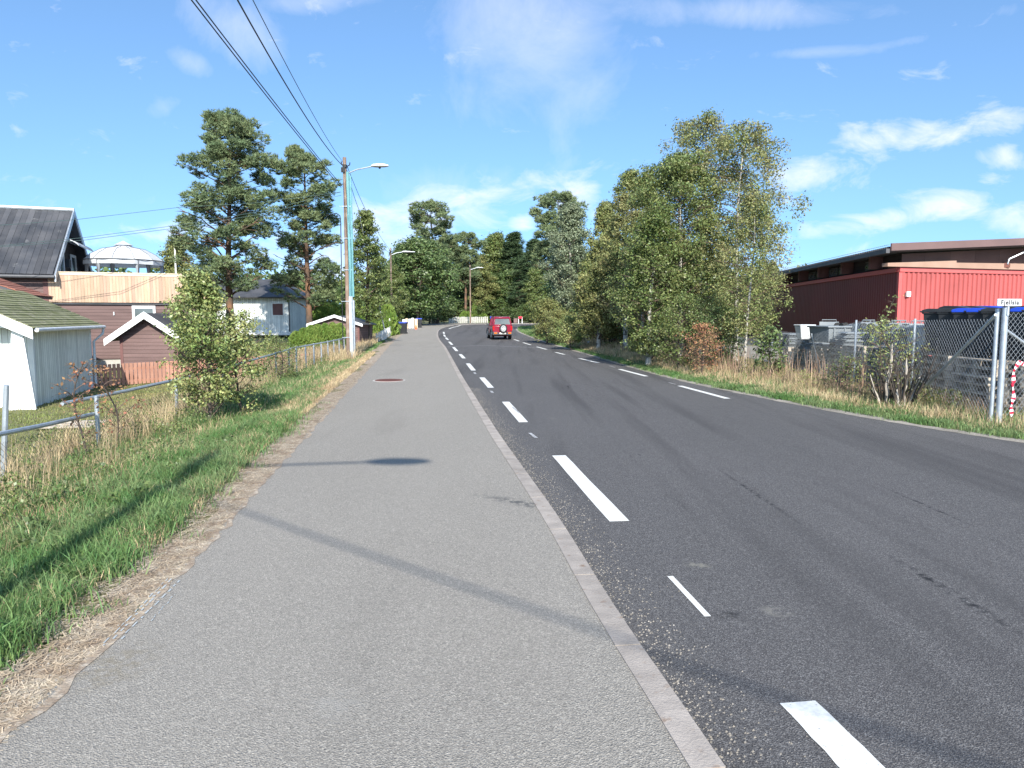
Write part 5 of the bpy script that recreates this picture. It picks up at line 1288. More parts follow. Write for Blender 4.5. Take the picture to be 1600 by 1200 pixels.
sx_ = .04; m_ = MB(); ys_ = [-2.08, -2.06, -1.92, -1.90]; m_.tube([(sx_, y, .80) for y in ys_], [.27, .33, .33, .27], 26); w_ = m_.build('spare_wheel', M['tyre'], car, True)
m_ = MB(); m_.tube([(sx_, -2.075, .80), (sx_, -2.095, .80)], [.235, .21], 24); rm = m_.build('rim', M['alloy'], w_)
m_ = MB()
for i in range(6): a = i * math.pi / 3 + .3; m_.tube([(sx_ + .14 * math.cos(a), -2.094, .80 + .14 * math.sin(a)), (sx_ + .14 * math.cos(a), -2.10, .80 + .14 * math.sin(a))], .032, 8)
m_.build('rim_hole', M['black'], rm)
m_ = MB(); m_.box(-.6, .6, -1.6, 1.5, .24, .34); m_.tube([(-.7, -1.15, .34), (.7, -1.15, .34)], .06, 8); m_.build('underbody', M['black'], car)

# ------------------------------------------------------------------ small things far along the path
def at(px, Y, z=None): p = P(px, 500, Y); return (p.x, Y, prof(Y) if z is None else z)
b0 = at(622, 62); put_bin(kb2, b0[0] - .25, 62, prof(62) - .1, R(10), 'black bin with blue lid by the path, nearer pair, left', 'roadside wheelie bins', 0, 1.2); put_bin(kb2, b0[0] + .4, 62.3, prof(62) - .1, R(-5), 'black bin with blue lid by the path, nearer pair, right', 'roadside wheelie bins', 0, 1.15)
b0 = at(649, 76); put_bin(kb4, b0[0] - .3, 76, prof(76) - .1, 0, 'grey lidded bin farther along the path beside the boards', 'roadside wheelie bins', 0, 1.1); put_bin(kb2, b0[0] + .35, 76.3, prof(76) - .1, R(5), 'blue lidded bin farthest along the left of the path', 'roadside wheelie bins', 0, 1.15)
cp_ = at(649, 72); t = empty('traffic_cone', (cp_[0] + .05, 72, prof(72) - .05), 0, 'tiny orange cone standing at the path edge by the bins', 'cone'); m_ = MB(); m_.tube([(0, 0, .03), (0, 0, .5)], [.13, .03], 12); m_.build('cone', M['orange'], t); m_ = MB(); m_.box(-.17, .17, -.17, .17, 0, .03); m_.build('base', M['orange'], t)
a = at(590, 47); b = at(611, 61); pickets('white_picket_fence', (a[0], 47, 0), (b[0], 61, 0), .75, -.15, .1, M['white'], 'low white picket fence leading up to the near blue lidded bins', w=.14, gap=.55, rails=(.7,), rnd=.08)
a = at(611, 60); t = empty('gate_post', (a[0] - .1, 60, -.1), 0, 'tall pointed white gate post at the end of the low picket fence', 'post'); m_ = MB(); m_.box(-.1, .1, -.1, .1, 0, 1.45); m_.build('post', M['white'], t); m_ = MB(); m_.taper((0, 0), (.13, .13), (.02, .02), 1.45, 1.62); m_.build('cap', M['white'], t)
a = at(629, 75); t = empty('board_screen', (a[0], 75, prof(75) - .15), 0, 'pale boards standing upright beside the far grey bin', 'boards')
for i, (w_, h_, mm) in enumerate([(.28, 1.05, 'white'), (.22, 1.15, 'newwood2'), (.26, 1.1, 'white'), (.22, 1.2, 'white'), (.3, 1.1, 'newwood2')]): MB().box(i * .31, i * .31 + w_, 0, .04, 0, h_).build('board', M[mm], t)
a = P(702, 500, 106); b = P(762, 500, 109); pickets('far_picket_fence', (a.x, 106, 0), (b.x, 110.5, 0), .95, .68, .72, M['oldwhite'], 'white board fence at the outside of the bend', w=.26, gap=.10, rails=(.5,), rnd=.05)
a = P(768, 500, 109); t = empty('info_post', (a.x, 108.5, .7), 0, 'narrow blue and dark board at the right end of the white board fence', 'post'); MB().box(-.2, .2, -.05, .05, 0, 1.05).build('board', M['binblack'], t); MB().box(-.18, .18, -.07, -.052, .7, 1.0).build('blue_panel', M['binblue'], t)
a = P(813, 500, 98); t = empty('mailbox_stand', (a.x, 98, .75), R(5), 'white mailbox stand with a red box beyond the car', 'mailbox'); MB().box(-.28, -.2, -.05, .05, 0, .9).build('post', M['white'], t); MB().box(.2, .28, -.05, .05, 0, .9).build('post', M['white'], t); m_ = MB(); m_.box(-.26, .24, -.2, .2, .66, .94); m_.build('box', M['tapered_red'], t, bevel=.04); MB().box(-.9, -.4, -.2, .2, .1, .7).build('box', M['fascia'], t)
# marker post at the road
a = G(911, 541); t = empty('marker_post', (a.x + .3, a.y, 0), 0, 'slim pale grey marker post in dry grass right of the road', 'marker post'); MB().box(-.05, .05, -.03, .03, -.05, P(911, 503, a.y).z).build('post', M['palegrey'], t); MB().box(-.052, .052, -.034, -.031, 1.0, 1.15).build('reflector', M['white'], t)
# distant ochre house parts between the trees
a = P(790, 490, 128); t = empty('ochre_house', (a.x, 128, .8), R(10), 'ochre wooden house glimpsed between trees above the car', 'house')
MB().box(-4, 4, 0, 6, 0, 3).build('wall', M['house_orange'], t); m_ = MB(); hip(m_, (-4.5, -.5, 2.9), (4.5, -.5, 2.9), (4.5, 3, 5.2), (-4.5, 3, 5.2)); hip(m_, (-4.5, 3, 5.2), (4.5, 3, 5.2), (4.5, 6.5, 2.9), (-4.5, 6.5, 2.9)); m_.build('roof', M['darkmetal'], t)
f = MB(); f.box(1.9, 2.1, -.05, -.001, .2, 2.8); f.build('corner_board', M['white'], t); f = MB(); f.box(-2, -.8, -.05, -.001, 1, 2.2); wo_ = f.build('window', M['white'], t); MB().box(-1.9, -.9, -.06, -.051, 1.1, 2.1).build('pane', M['glass'], wo_)
a = P(717, 495, 120); t = empty('ochre_shed', (a.x, 120, .8), 0, 'small ochre shed behind the white board fence', 'shed'); MB().box(-1.0, 1.0, 0, 2, 0, 1.9).build('wall', M['house_orange'], t); m_ = MB(); hip(m_, (-1.2, -.2, 1.8), (1.2, -.2, 1.8), (1.2, 1, 2.5), (-1.2, 1, 2.5)); hip(m_, (-1.2, 1, 2.5), (1.2, 1, 2.5), (1.2, 2.2, 1.8), (-1.2, 2.2, 1.8)); m_.build('roof', M['darkmetal'], t)

# ------------------------------------------------------------------ trees and shrubs
def skeleton(rng, H, r0, cb, R_, n_limb, prof_t, up=.5, droop=.2, lean=(0, 0), wander=.15, subn=6, sublen=.38, flat=.0, top=1.0):
    """trunk and limbs as tubes; returns the mesh builder and the twig tips (position, outward direction, spread)"""
    mb = MB(); br = MB(); mb.br = br; K = 9; ph = rng.uniform(0, 6, 4); tr = []
    for i in range(K + 1):
        t = i / K; tr.append(Vector((lean[0] * t * H + wander * math.sin(t * 4 + ph[0]) * t, lean[1] * t * H + wander * math.sin(t * 5 + ph[1]) * t, H * t * top)))
    mb.tube(tr, [r0 * (1 - .9 * (i / K) ** .8) * (1.25 if i == 0 else 1) + .006 for i in range(K + 1)], 9)
    tips = []

    def tp(t): u = t * K; i = min(int(u), K - 1); return tr[i].lerp(tr[i + 1], u - i)
    for i in range(n_limb):
        t = cb + (1 - cb) * ((i + rng.uniform(.1, .9)) / n_limb) ** .95; u = (t - cb) / (1 - cb); L_ = R_ * prof_t(u) * rng.uniform(.55, 1.15)
        if L_ < .05: L_ = .05
        az = i * 2.399 + rng.uniform(-.5, .5); d = Vector((math.cos(az), math.sin(az), 0)); b = tp(t); pts = [b]; kk = 5
        for k in range(1, kk + 1):
            s = k / kk; pts.append(b + d * (L_ * s) + Vector((rng.normal(0, .04), rng.normal(0, .04), 0)) * L_ + SUP * (L_ * (up * (1 - .4 * u) * s * (1.2 if u > .8 else 1) - droop * s * s)))
        rl_ = max(.004, r0 * .26 * (1 - .75 * u)); br.tube(pts, [rl_ * (1 - .85 * k / kk) + .003 for k in range(kk + 1)], 5)
        for j in range(subn):
            s = rng.uniform(.25, 1.0); q = s * kk; a_ = min(int(q), kk - 1); p = pts[a_].lerp(pts[a_ + 1], q - a_); az2 = az + rng.uniform(.4, 1.4) * (1 if j % 2 else -1)
            l2 = L_ * sublen * rng.uniform(.5, 1.2) * (1.2 - s * .6) + .05; e = p + Vector((math.cos(az2), math.sin(az2), rng.uniform(-.1, .6) * (1 - flat) - droop * .5)) * l2
            br.tube([p, p.lerp(e, .5) + SUP * l2 * .05, e], [rl_ * .35 + .002, rl_ * .25 + .002, .002], 4, False)
            tips.append((e, (e - p).normalized(), l2)); tips.append((p.lerp(e, .55), (e - p).normalized(), l2))
        tips.append((pts[-1], d, L_ * .3)); 
        if u > .9: tips.append((b, d, .2))
    tips.append((tr[-1], SUP, .3)); return mb, tips


def broadleaf(name, seed, H, r0, cb, R_, prof_t, n_limb, n_leaf, leaf, cr, m, bark, hang=0.0, drop=.12, asp=1.7, **kw):
    rng = np.random.default_rng(seed); n_leaf = int(n_leaf * (1.75 if n_leaf > 9000 else 1)); mb, tips = skeleton(rng, H, r0, cb, R_, n_limb, prof_t, **kw)
    T = np.array([tuple(t[0]) for t in tips]); keep = rng.uniform(0, 1, len(T)) > (drop + .38 if n_leaf > 3000 else drop); T = T[keep]
    wts = rng.uniform(.3, 1.6, len(T)); wts /= wts.sum(); idx = rng.choice(len(T), n_leaf, p=wts)
    rad = cr * 1.75 * rng.uniform(.5, 1.25, len(T)) ** 1.2; wts = rad ** 1.6; wts /= wts.sum(); idx = rng.choice(len(T), n_leaf, p=wts)
    q = rng.normal(0, 1, (n_leaf, 3)); q /= np.linalg.norm(q, axis=1)[:, None]; sh = rng.uniform(.12, 1, n_leaf) ** .5 * np.where(rng.uniform(0, 1, n_leaf) < .1, 1.6, 1)
    C = T[idx] + q * (rad[idx] * sh)[:, None] * np.array([1, 1, .72]); bias = q * .8 + np.array([0, 0, .45])
    if hang: C[:, 2] -= np.abs(rng.normal(0, hang, n_leaf))
    ok = C[:, 2] > .12; C = C[ok]; bias = bias[ok]
    V, F = quads(C, leaf, asp, bias); return mb, np_mesh('crown', V, F, M[m]), bark


def plant(name, gen, loc, rz, label, cat, group=None, sc=1.0):
    mb, crown, bark = gen; t = empty(name, loc, rz, label, cat, group)
    mb.build('trunk', M[bark], t, True); brn = getattr(mb, 'br', None)
    if brn: brn.build('branches', M['bark' if bark == 'bark' else 'twig'], t)
    link('crown', crown, t); t.scale = (sc,) * 3 if not hasattr(sc, '__len__') else sc
    return t


def pine(seed, H, r0, cb, R_, prof_t, n_limb, ntuft, tuft=.26, gaps=.1, lean=(0, 0), m='needle', per=13, bark='bark', lump=.16, lr=.48, zf=.9, **kw):
    rng = np.random.default_rng(seed); kw.setdefault('up', .42); kw.setdefault('droop', .12); kw.setdefault('subn', 8); kw.setdefault('sublen', .42)
    mb, tips = skeleton(rng, H, r0, cb, R_, n_limb, prof_t, lean=lean, flat=.5, wander=.22, **kw)
    T = np.array([tuple(t[0]) for t in tips]); nl_ = max(40, int(len(T) * lump)); T = T[rng.permutation(len(T))[:nl_]]
    rad = rng.uniform(.55, 1.25, len(T)) * lr; idx = rng.choice(len(T), ntuft, p=rad ** 2 / (rad ** 2).sum())
    q = rng.normal(0, 1, (ntuft, 3)); q /= np.linalg.norm(q, axis=1)[:, None]; q[:, 2] = np.abs(q[:, 2]) * np.where(rng.uniform(0, 1, ntuft) < .7, 1, -.6)
    C = T[idx] + q * (rad[idx] * rng.uniform(.35, 1, ntuft) ** .5)[:, None] * np.array([1, 1, zf]); n = ntuft * per; C = np.repeat(C, per, 0)
    d = rng.normal(0, 1, (n, 3)); d[:, 2] = np.abs(d[:, 2]) * .8 + .15; d /= np.linalg.norm(d, axis=1)[:, None]; ln_ = (tuft * rng.uniform(.5, 1.1, n))[:, None]
    s = np.cross(d, rng.normal(0, 1, (n, 3))); s /= np.linalg.norm(s, axis=1)[:, None] + 1e-6; s *= tuft * .085
    V = np.stack([C - s, C + s, C + d * ln_], 1).reshape(-1, 3); F = np.arange(n)[:, None] * 3 + np.array([[0, 1, 2]])
    return mb, np_mesh('crown', V, F, M[m]), bark


rnd = lambda u: max(.0, math.sin(math.pi * min(1, .12 + .80 * u))) ** .75
ogive = lambda u: (1 - u) ** .55 * min(1, .55 + u * 2.2)
cone = lambda u: (1 - u) ** .85 + .04
wide = lambda u: (1 - u ** 2.4) ** .6 * min(1, .6 + u)
pinep = lambda u: float(np.interp(u, [0, .12, .3, .45, .58, .75, .88, 1], [.6, 1.0, .98, .70, .85, .66, .55, .25]))
pinep2 = lambda u: float(np.interp(u, [0, .15, .3, .45, .55, .75, .92, 1], [.9, .95, .75, 1.0, .7, .95, .7, .25]))


def gz(x, y): return float(terr(x, y)) - .05


def put(name, gen, px, Y, label, cat='tree', rz=0.0, group=None, sc=1.0):
    p = P(px, 500, Y); return plant(name, gen, (p.x, Y, gz(p.x, Y)), rz, label, cat, group, sc)


def Hpx(py, Y): return P(0, py, Y).z


# left pines
put('pine_tree', pine(21, Hpx(188, 40) + .1, .26, .22, 2.75, pinep, 62, 10500, .25, .25, per=9, up=.75, droop=.1, lump=.205, lr=.50), 361, 40, 'tallest pine with a broad dense crown behind the leafy bush', 'pine tree', 0, 'two pines over the white garage')
put('pine_tree', pine(22, Hpx(250, 46) + .1, .24, .16, 2.25, pinep2, 52, 7000, .27, .30, per=9, lean=(-.012, 0), up=.7, droop=.12, lump=.18, lr=.50), 484, 46, 'slimmer pine with open crown close left of the near pole', 'pine tree', 1.0, 'two pines over the white garage')
# birch right of pole
put('birch_tree', broadleaf('b', 31, Hpx(335, 45) + .3, .17, .16, 1.75, lambda u: (1 - u) ** .5 * (.9 if u < .5 else .8), 52, 9500, .13, .20, 'leaf', 'darkbark', up=.8, droop=.1, drop=.25), 574, 45, 'light leafy birch with dark trunk just right of the near pole', 'birch tree')
# big bush by the fence
bx, by = P(328, 640, 12.4).x, 12.4
put('fence_bush', broadleaf('b', 32, 2.55, .035, .04, .84, lambda u: float(np.interp(u, [0, .25, .5, .75, 1], [.85, 1.0, .75, .35, .10])), 60, 9800, .055, .11, 'leafyel', 'darkbark', up=1.1, droop=.1, subn=5, drop=.1, wander=.1, asp=1.6), 322, 12.4, 'tall yellow green bush growing through the left mesh fence', 'bush', .4)
g_ = broadleaf('b', 33, 1.9, .02, .05, .62, wide, 26, 2600, .05, .1, 'leafyel', 'darkbark', up=1.0, subn=5)
put('fence_bush', g_, 372, 12.9, 'lower part yellow green bush right of the tall one', 'bush', 0, None, 1.0)
put('fence_bush', broadleaf('b', 34, 1.3, .02, .05, .6, wide, 26, 2200, .05, .1, 'leaf', 'darkbark', up=.9, subn=5), 435, 20.5, 'low dark green bush under the metal rail', 'bush')
# saplings with rusty leaves
put('rusty_sapling', broadleaf('b', 35, 1.35, .010, .25, .28, wide, 14, 150, .05, .05, 'leafred', 'darkbark', up=1.2, subn=4), 122, 9.4, 'thin bare sapling with a few rust red leaves, left one', 'sapling', 0, 'rusty leaved saplings at the fence')
put('rusty_sapling', broadleaf('b', 36, 1.2, .009, .2, .34, wide, 14, 190, .05, .06, 'leafred', 'darkbark', up=1.2, subn=4), 170, 10.0, 'thin sapling with orange red leaves beside the fence post', 'sapling', 1, 'rusty leaved saplings at the fence')


def thuja(seed, H, R_, n, leaf, m='thuja', col=False):
    rng = np.random.default_rng(seed); t = rng.uniform(0, 1, n) ** .8; az = rng.uniform(0, 2 * np.pi, n)
    lump = 1 + .13 * np.sin(az * 5 + t * 9 + seed) + .10 * np.sin(az * 9 - t * 17); rad = R_ * (np.where(t < .12, .85 + t, 1) * (1 - t ** 2.3) ** .6 + .03) * lump * (rng.uniform(.55, 1.0, n) ** .35)
    C = np.stack([rad * np.cos(az), rad * np.sin(az), t * H + rng.normal(0, .02, n)], 1)
    a = np.stack([np.cos(az) * .45, np.sin(az) * .45, np.ones(n)], 1) + rng.normal(0, .25, (n, 3)); a /= np.linalg.norm(a, axis=1)[:, None]
    b = np.cross(a, rng.normal(0, 1, (n, 3))); b /= np.linalg.norm(b, axis=1)[:, None]; s = (leaf * rng.uniform(.6, 1.3, n))[:, None]
    V = np.stack([C - a * s * .5, C + b * s * .22, C + a * s * .6, C - b * s * .22], 1).reshape(-1, 3)
    mb = MB(); mb.tube([(0, 0, 0), (0, 0, H * .9)], [R_ * .12, .01], 7); return mb, np_mesh('crown', V, np.arange(n)[:, None] * 4 + np.array([[0, 1, 2, 3]]), M[m]), 'darkbark'


# clipped thujas in front of the shed
ths = ['leftmost low', 'second from left', 'third from left', 'middle', 'third from right', 'second from right', 'rightmost']
tv = [thuja(41 + i, 1.5, .42, 4200, .13) for i in range(2)]; made = []
for i, nm in enumerate(ths):
    px = 462 + i * 11.5; Y = 37.5 + i * .35; hh = [.74, .84, .93, .97, 1.0, 1.03, .98][i] * .95
    p = P(px, 500, Y); lab = f'bright green clipped thuja, {nm} of the seven by the metal rail'
    if len(made) < 2: o = plant('thuja', tv[i], (p.x, Y, gz(p.x, Y) + .12), i, lab, 'thuja', 'clipped thujas by the metal rail', (1, 1, hh)); made.append(o)
    else: o = dup(made[i % 2], (p.x, Y, gz(p.x, Y) + .12), i * 1.3, lab, None, (1, 1, hh))
# tall hedge behind: a row of big thujas
th2 = [thuja(51 + i, 2.6, .95, 4200, .24) for i in range(2)]; mh_ = []
pos = [(488, 57), (505, 57.5), (522, 58), (539, 58.5), (556, 59), (573, 59.5), (590, 60), (604, 60.5)]
for i, (px, Y) in enumerate(pos):
    p = P(px, 500, Y); lab = 'tall yellow green hedge thuja, ' + ['leftmost', 'second', 'third', 'fourth', 'fifth', 'sixth', 'seventh', 'rightmost'][i] + ' one, counted along the row behind the sheds'
    if len(mh_) < 2: o = plant('hedge_thuja', th2[i], (p.x, Y, gz(p.x, Y)), i, lab, 'thuja', 'tall hedge behind the sheds', (1, 1, 1.05)); mh_.append(o)
    else: o = dup(mh_[i % 2], (p.x, Y, gz(p.x, Y)), i * 1.7, lab, None, (1, 1, [1, 1.06, .97][i % 3]))

# ---- background tree kinds, copied
kinds = {
    'broad': plant('broadleaf_tree', broadleaf('b', 61, 9.0, .22, .10, 3.3, wide, 58, 15000, .24, .42, 'leafdark', 'darkbark', up=.75, droop=.15), (0, 0, 0), 0, '', 'tree'),
    'green': plant('broadleaf_tree', broadleaf('b', 62, 9.0, .20, .08, 2.6, ogive, 58, 14000, .21, .34, 'leaf', 'darkbark', up=.9, droop=.1), (0, 0, 0), 0, '', 'tree'),
    'olive': plant('broadleaf_tree', broadleaf('b', 63, 8.0, .16, .10, 2.1, ogive, 60, 16000, .16, .26, 'leafolive', 'darkbark', up=.8, droop=.1), (0, 0, 0), 0, '', 'tree'),
    'pine': plant('pine_tree', pine(64, 12, .24, .40, 2.4, pinep2, 44, 4500, .36, .2, per=9, lump=.3, lr=.55), (0, 0, 0), 0, '', 'pine tree'),
    'spruce': plant('spruce_tree', pine(65, 11, .2, .06, 2.3, cone, 84, 4200, .34, .05, m='spruce', per=9, bark='darkbark', lump=.6, lr=.34, up=.1, droop=.42, subn=6, sublen=.3), (0, 0, 0), 0, '', 'spruce tree'),
    'shrub': plant('shrub', broadleaf('b', 66, 2.4, .04, .03, 1.3, wide, 40, 6500, .11, .2, 'leafdark', 'darkbark', up=1, droop=.1), (0, 0, 0), 0, '', 'shrub'),
    'shrubolive': plant('shrub', broadleaf('b', 67, 2.6, .04, .03, 1.2, ogive, 44, 8000, .09, .17, 'leafolive', 'darkbark', up=1.1, droop=.1), (0, 0, 0), 0, '', 'shrub')}
HT = dict(broad=9.0, green=9.0, olive=8.0, pine=12.0, spruce=11.0, shrub=2.4, shrubolive=2.6)
used = set()


def tree(kind, px, Y, top, label, group='trees beyond the bend', w=1.0, base=None):
    p = P(px, 500, Y); z = gz(p.x, Y) if base is None else base; s = (Hpx(top, Y) - z) / HT[kind]; src = kinds[kind]; rz = (px * 1.7 + Y) % 6.28
    if kind not in used: used.add(kind); o = src; o.location = (p.x, Y, z); o.rotation_euler = (0, 0, rz)
    else: o = dup(src, (p.x, Y, z), rz)
    o.scale = (s * w, s * w, s); o['label'] = label
    if group: o['group'] = group
    return o


tree('olive', 280, 82, 383, 'round pale tree behind the gazebo and flagpole', None, 1.25)
tree('broad', 655, 84, 378, 'big dark green tree over the end of the footpath', w=1.25)
tree('broad', 634, 92, 390, 'dark tree left of the big dark one, behind the pole', w=1.0)
tree('broad', 684, 98, 402, 'dark tree leaning over the far end of the path', w=.9)
tree('pine', 678, 105, 322, 'lone high pine rising above the dark green tree', w=1.0)
tree('green', 614, 76, 418, 'light green tree behind the half hidden lamp pole', w=1.0)
tree('green', 594, 66, 432, 'light green tree between birch and half hidden lamp pole', w=1.1)
tree('pine', 728, 112, 368, 'pine directly behind the farthest lamp pole', w=1.0)
tree('pine', 704, 122, 378, 'pine left of the farthest lamp pole', w=1.0)
tree('green', 775, 122, 368, 'rounded green tree above the red car', w=1.0)
tree('olive', 752, 114, 402, 'olive tree right of the farthest lamp pole', w=1.2)
tree('spruce', 806, 120, 367, 'narrow pointed spruce right of the car', w=1.9)
tree('spruce', 790, 126, 392, 'short spruce behind the car', w=1.9)
tree('spruce', 830, 112, 377, 'spruce at the left edge of the roadside trees', w=1.8)
tree('broad', 762, 118, 430, 'low dark tree just above the car roof', w=1.1)
tree('broad', 800, 116, 425, 'low dark tree above the mailbox stand', w=1.1)
tree('broad', 724, 128, 430, 'low dark tree behind the white board fence', w=1.2)
tree('green', 838, 104, 420, 'green tree filling behind the roadside bushes', w=1.1)
tree('shrub', 745, 113, 480, 'bright shrub behind the white board fence', None, 1.4)
tree('shrub', 694, 100, 482, 'round shrub at the far end of the path', None, 1.2)
tree('shrub', 655, 93, 470, 'dark shrub left of the trunk at the path end', None, 1.9)
tree('shrub', 671, 98, 462, 'dark shrub closing the far end of the path', None, 1.9)
tree('shrub', 640, 88, 474, 'dark shrub behind the far roadside bins', None, 1.8)
tree('shrub', 708, 116, 470, 'dark shrub behind the left end of the board fence', None, 2.2)
tree('shrub', 768, 116, 470, 'dark shrub behind the right end of the board fence', None, 2.2)
tree('shrub', 790, 112, 482, 'dark shrub behind the red car', None, 2.0)
tree('shrub', 825, 104, 478, 'dark shrub right of the mailbox stand', None, 2.0)
o = plant('hedge_thuja', thuja(58, 3.2, .45, 2500, .25), (P(742, 500, 112).x, 112, .7), 0, 'narrow pointed bright thuja behind the white board fence', 'thuja')
for i, (px, Y, hh) in enumerate([(726, 111.5, 1.55), (731, 111.6, 1.5), (755, 112, 1.3)]): dup(mh_[0], (P(px, 500, Y).x, Y, .65), i, 'clipped light green hedge plant behind the white board fence, ' + ['left', 'middle', 'right'][i], 'light hedge behind the board fence', (.9, .9, hh / 2.6 * 1.2))

# ---- roadside trees on the right
RG = 'trees along the right side of the road'
tree('pine', 868, 62, 308, 'dark dense pine top behind the grey green poplar', RG, 1.0)
put('poplar_tree', broadleaf('b', 71, Hpx(325, 52) + .1, .2, .10, 2.15, ogive, 70, 21000, .13, .24, 'leafgrey', 'birchbark', up=.95, droop=.1, drop=.05), 892, 52, 'grey green poplar, leftmost big tree of the roadside group', 'poplar tree')
tree('olive', 942, 44, 322, 'narrow tree with high thin top right of the poplar', RG, .72)
put('alder_tree', broadleaf('b', 72, Hpx(412, 36), .12, .10, 1.75, ogive, 64, 19000, .10, .19, 'leafolive', 'birchbark', up=.85, droop=.15, drop=.05), 936, 36, 'low olive brown tree in front of the poplar', 'tree')
put('birch_tree', broadleaf('b', 73, Hpx(272, 34), .12, .10, 1.35, lambda u: (1 - u) ** .6 + .08, 74, 15000, .10, .18, 'leafbirch', 'birchbark', up=.9, droop=.15, drop=.1), 978, 34, 'pointed brownish birch left of the green leafy trees', 'birch tree')
put('birch_tree', broadleaf('b', 74, Hpx(275, 30), .10, .12, 1.25, lambda u: (1 - u) ** .6 + .08, 66, 13000, .09, .17, 'leafbirch', 'birchbark', up=.9, droop=.15, drop=.1), 1004, 30, 'second pointed birch with a bare white lower trunk', 'birch tree')
put('aspen_tree', broadleaf('b', 75, Hpx(248, 25.5), .12, .10, 1.9, wide, 84, 21000, .085, .20, 'leaf', 'birchbark', up=.85, droop=.15, drop=.06), 1062, 25.5, 'broad bright green tree in the middle of the roadside group', 'tree')
put('aspen_tree', broadleaf('b', 76, Hpx(335, 24), .09, .05, 1.35, wide, 70, 12500, .08, .18, 'leaf', 'birchbark', up=.85, droop=.2, drop=.1), 1015, 24.5, 'lower green tree left of the broad bright green one', 'tree')
put('birch_tree', broadleaf('b', 77, Hpx(178, 28), .11, .20, 2.35, lambda u: float(np.interp(u, [0, .3, .6, .8, 1], [.55, .8, .95, .85, .25])), 66, 14500, .085, .16, 'leafbirch', 'birchbark', hang=.28, up=.85, droop=.5, drop=.15, lean=(.0, 0)), 1093, 28, 'tallest weeping birch, the left of two high tops', 'birch tree')
put('birch_tree', broadleaf('b', 78, Hpx(190, 25), .08, .16, 2.0, lambda u: float(np.interp(u, [0, .3, .6, .85, 1], [.6, .85, 1.0, .75, .25])), 62, 13500, .08, .15, 'leafbirch', 'birchbark', hang=.28, up=.8, droop=.5, drop=.15, lean=(.012, 0)), 1150, 25, 'tall weeping birch, the right of two high tops', 'birch tree')
put('birch_tree', broadleaf('b', 79, Hpx(300, 20.8), .042, .18, 1.1, lambda u: float(np.interp(u, [0, .4, .7, 1], [.75, 1.0, .7, .15])), 50, 9200, .06, .13, 'leafbirch', 'birchbark', hang=.12, up=.8, droop=.3, drop=.15, lean=(.012, 0)), 1166, 20.8, 'slender white stemmed young birch nearest the fence end', 'birch tree')
put('shrub', broadleaf('b', 80, 2.3, .03, .03, 1.0, wide, 46, 6000, .065, .13, 'leaf', 'darkbark', up=1, droop=.2), 1062, 22.5, 'green shrub under the broad bright green tree', 'shrub')
put('shrub', broadleaf('b', 81, 1.9, .03, .05, .85, wide, 46, 4800, .06, .12, 'leafdark', 'darkbark', up=1, droop=.2), 1130, 21.5, 'dark green shrub left of the slender young birch', 'shrub')
put('rusty_shrub', broadleaf('b', 82, 1.45, .02, .05, .6, wide, 34, 2300, .05, .1, 'leafred', 'darkbark', up=1.1, droop=.1), 1098, 20.4, 'reddish brown shrub in the dry grass under the birches', 'shrub')
put('rowan_sapling', broadleaf('b', 83, 1.35, .015, .1, .5, ogive, 22, 900, .085, .10, 'leafdark', 'darkbark', up=.9, droop=.1), 1208, 18.6, 'bright green young sapling in front of the fence', 'sapling')
put('yellow_shrub', broadleaf('b', 84, 1.7, .03, .03, 1.1, wide, 46, 6000, .08, .15, 'leafyel', 'darkbark', up=1, droop=.1), 892, 38, 'yellow green shrub at the foot of the poplar', 'shrub')
tree('shrubolive', 855, 47, 470, 'olive brown bush at the left end of the roadside trees', None, 1.15)
tree('shrubolive', 875, 44, 486, 'lower olive bush beside the dry grass', None, 1.2)
for i, (kd, px, Y, tp_, lb) in enumerate([('shrub', 925, 46, 470, 'dark undergrowth shrub behind the olive brown tree'), ('shrub', 965, 42, 465, 'dark undergrowth shrub behind the marker post'), ('shrub', 1000, 38, 462, 'dark undergrowth shrub behind the white trunks'),
                                     ('shrub', 1035, 36, 455, 'dark undergrowth shrub right of the white trunks'), ('shrub', 1070, 34, 450, 'dark undergrowth shrub behind the broad green tree'), ('shrub', 1110, 32, 458, 'dark undergrowth shrub behind the tallest birch'),
                                     ('broad', 905, 60, 400, 'dark tree filling behind the poplar'), ('broad', 960, 56, 400, 'dark tree filling behind the narrow top'), ('broad', 1010, 50, 400, 'dark tree filling behind the pointed birches'), ('broad', 1055, 46, 385, 'dark tree filling behind the tall birches')]):
    tree(kd, px, Y, tp_, lb, RG, 1.35)
# fallen / dead stump with yellow leaves at the fence
def stump(px, Y, label, seed, hs):
    p = P(px, 600, Y); t = empty('dead_stump', (p.x, Y, -.05), 0, label, 'stump', 'broken dead trunks at the fence'); r = random.Random(seed)
    for i, (dx, h, lx, r0) in enumerate(hs):
        m_ = MB(); kq = 9; m_.tube([(dx + lx * k_ / kq + r.uniform(-.022, .022), r.uniform(-.02, .02), h * k_ / kq) for k_ in range(kq + 1)], [r0 * (1 - .6 * k_ / kq) * r.uniform(.8, 1.15) for k_ in range(kq)] + [r0 * .12], 7); m_.build('trunk', M['deadwood'], t, True)
    m_ = MB()
    for i in range(26): x_ = r.uniform(-.4, .5); m_.tube([(x_ * .4, 0, .1), (x_, r.uniform(-.2, .2), r.uniform(.4, .8)), (x_ * 1.5, r.uniform(-.3, .3), r.uniform(.5, 1.2))], [.014, .009, .004], 5)
    m_.build('twigs', M['darkbark'], t); return t


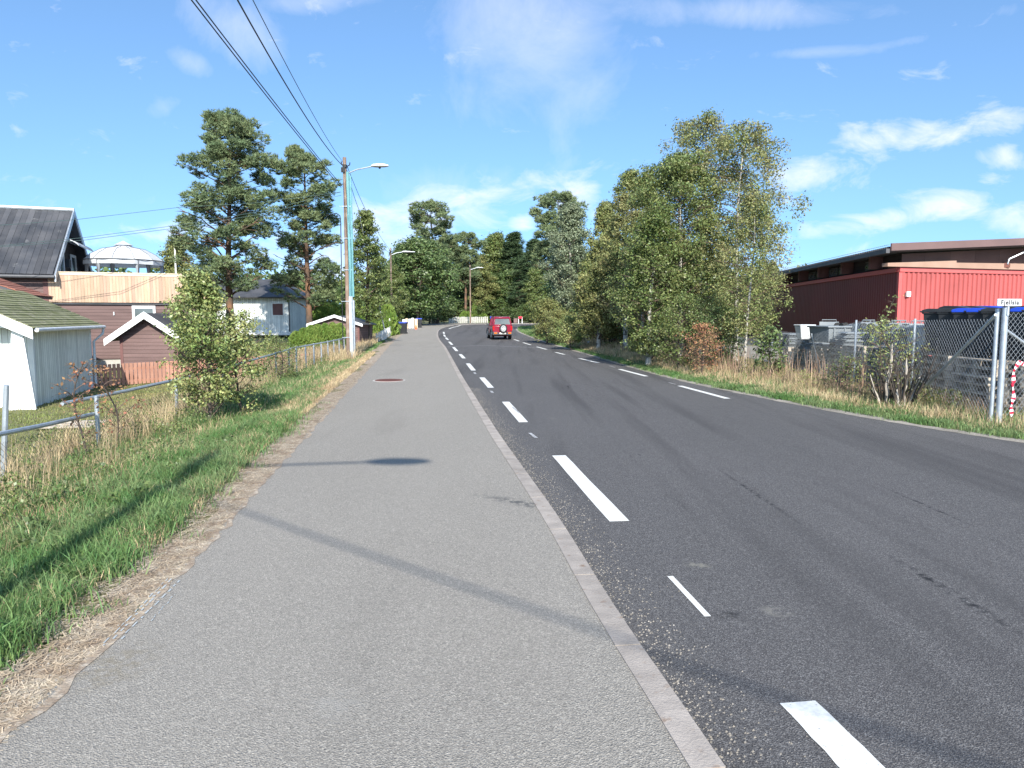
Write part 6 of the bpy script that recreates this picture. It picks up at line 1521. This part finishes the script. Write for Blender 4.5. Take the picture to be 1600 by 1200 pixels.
stump(1385, 13.6, 'tall broken dead trunk with torn top left of the second fence post', 3, [(0, 1.2, .08, .045), (-.1, .62, -.22, .03), (.05, .8, -.04, .028)])
stump(1412, 13.2, 'crooked dead trunks close by the fence post left of the brace', 5, [(0, .95, .05, .038), (.06, .66, .26, .026), (-.06, .55, -.05, .032)])
put('thorny_bush', broadleaf('b', 85, 1.55, .02, .05, .62, wide, 30, 1500, .045, .10, 'leafyel', 'darkbark', up=1.0, droop=.1, subn=5), 1392, 13.9, 'sparse bush with yellowing leaves around the dead trunks', 'bush')
put('thorny_bush', broadleaf('b', 86, .8, .015, .05, .4, wide, 24, 800, .04, .08, 'leafyel', 'darkbark', up=1.0, droop=.1, subn=5), 1322, 15.6, 'low yellow leaved bush at the foot of the third fence post', 'bush')
put('vine', broadleaf('b', 87, 2.05, .010, .5, .12, wide, 16, 130, .05, .05, 'leafyel', 'darkbark', up=1.0), 1384, 14.6, 'single upright twig with yellow leaves above the mesh', 'plant')

# red vehicle glimpsed between the roadside trunks
p = P(985, 500, 44); t = empty('red_truck', (p.x, 44, 0), R(8), 'red truck with white front glimpsed between the roadside trunks', 'truck')
MB().box(-1.6, 1.5, 0, 2.2, .6, 2.0).build('body', M['tapered_red'], t, bevel=.05); MB().box(-.1, 1.4, -.05, -.002, .7, 1.5).build('front', M['white'], t)
for x in (-1.1, 1.0): m_ = MB(); m_.tube([(x - .12, .3, .45), (x + .12, .3, .45)], .45, 14); m_.build('wheel', M['tyre'], t)
MB().box(-1.3, -.3, -.05, -.002, 1.3, 1.85).build('window', M['glass'], t)

# far wood closing the horizon
rng = np.random.default_rng(99); nC = 900; cx = rng.uniform(-230, 260, nC); cy = rng.uniform(170, 240, nC); cx = cx[:]; ch = rng.uniform(5, 11, nC); cr = rng.uniform(2, 4, nC); k = 110
C = np.stack([np.repeat(cx, k), np.repeat(cy, k), np.repeat(ch, k)], 1); q = rng.normal(0, 1, C.shape); q /= np.linalg.norm(q, axis=1)[:, None]
C = C + q * np.repeat(cr, k)[:, None] * np.array([1, 1, 1.6]) * rng.uniform(.5, 1, len(C))[:, None] ** .5; C[:, 2] = np.where(C[:, 2] < 1, rng.uniform(1, 6, len(C)), C[:, 2])
V, F = quads(C, 1.3, 1.5); tag(link('far_wood', np_mesh('far_wood', V, F, M['leafdark'])), 'distant dark wood closing the horizon', 'wood', kind='stuff')
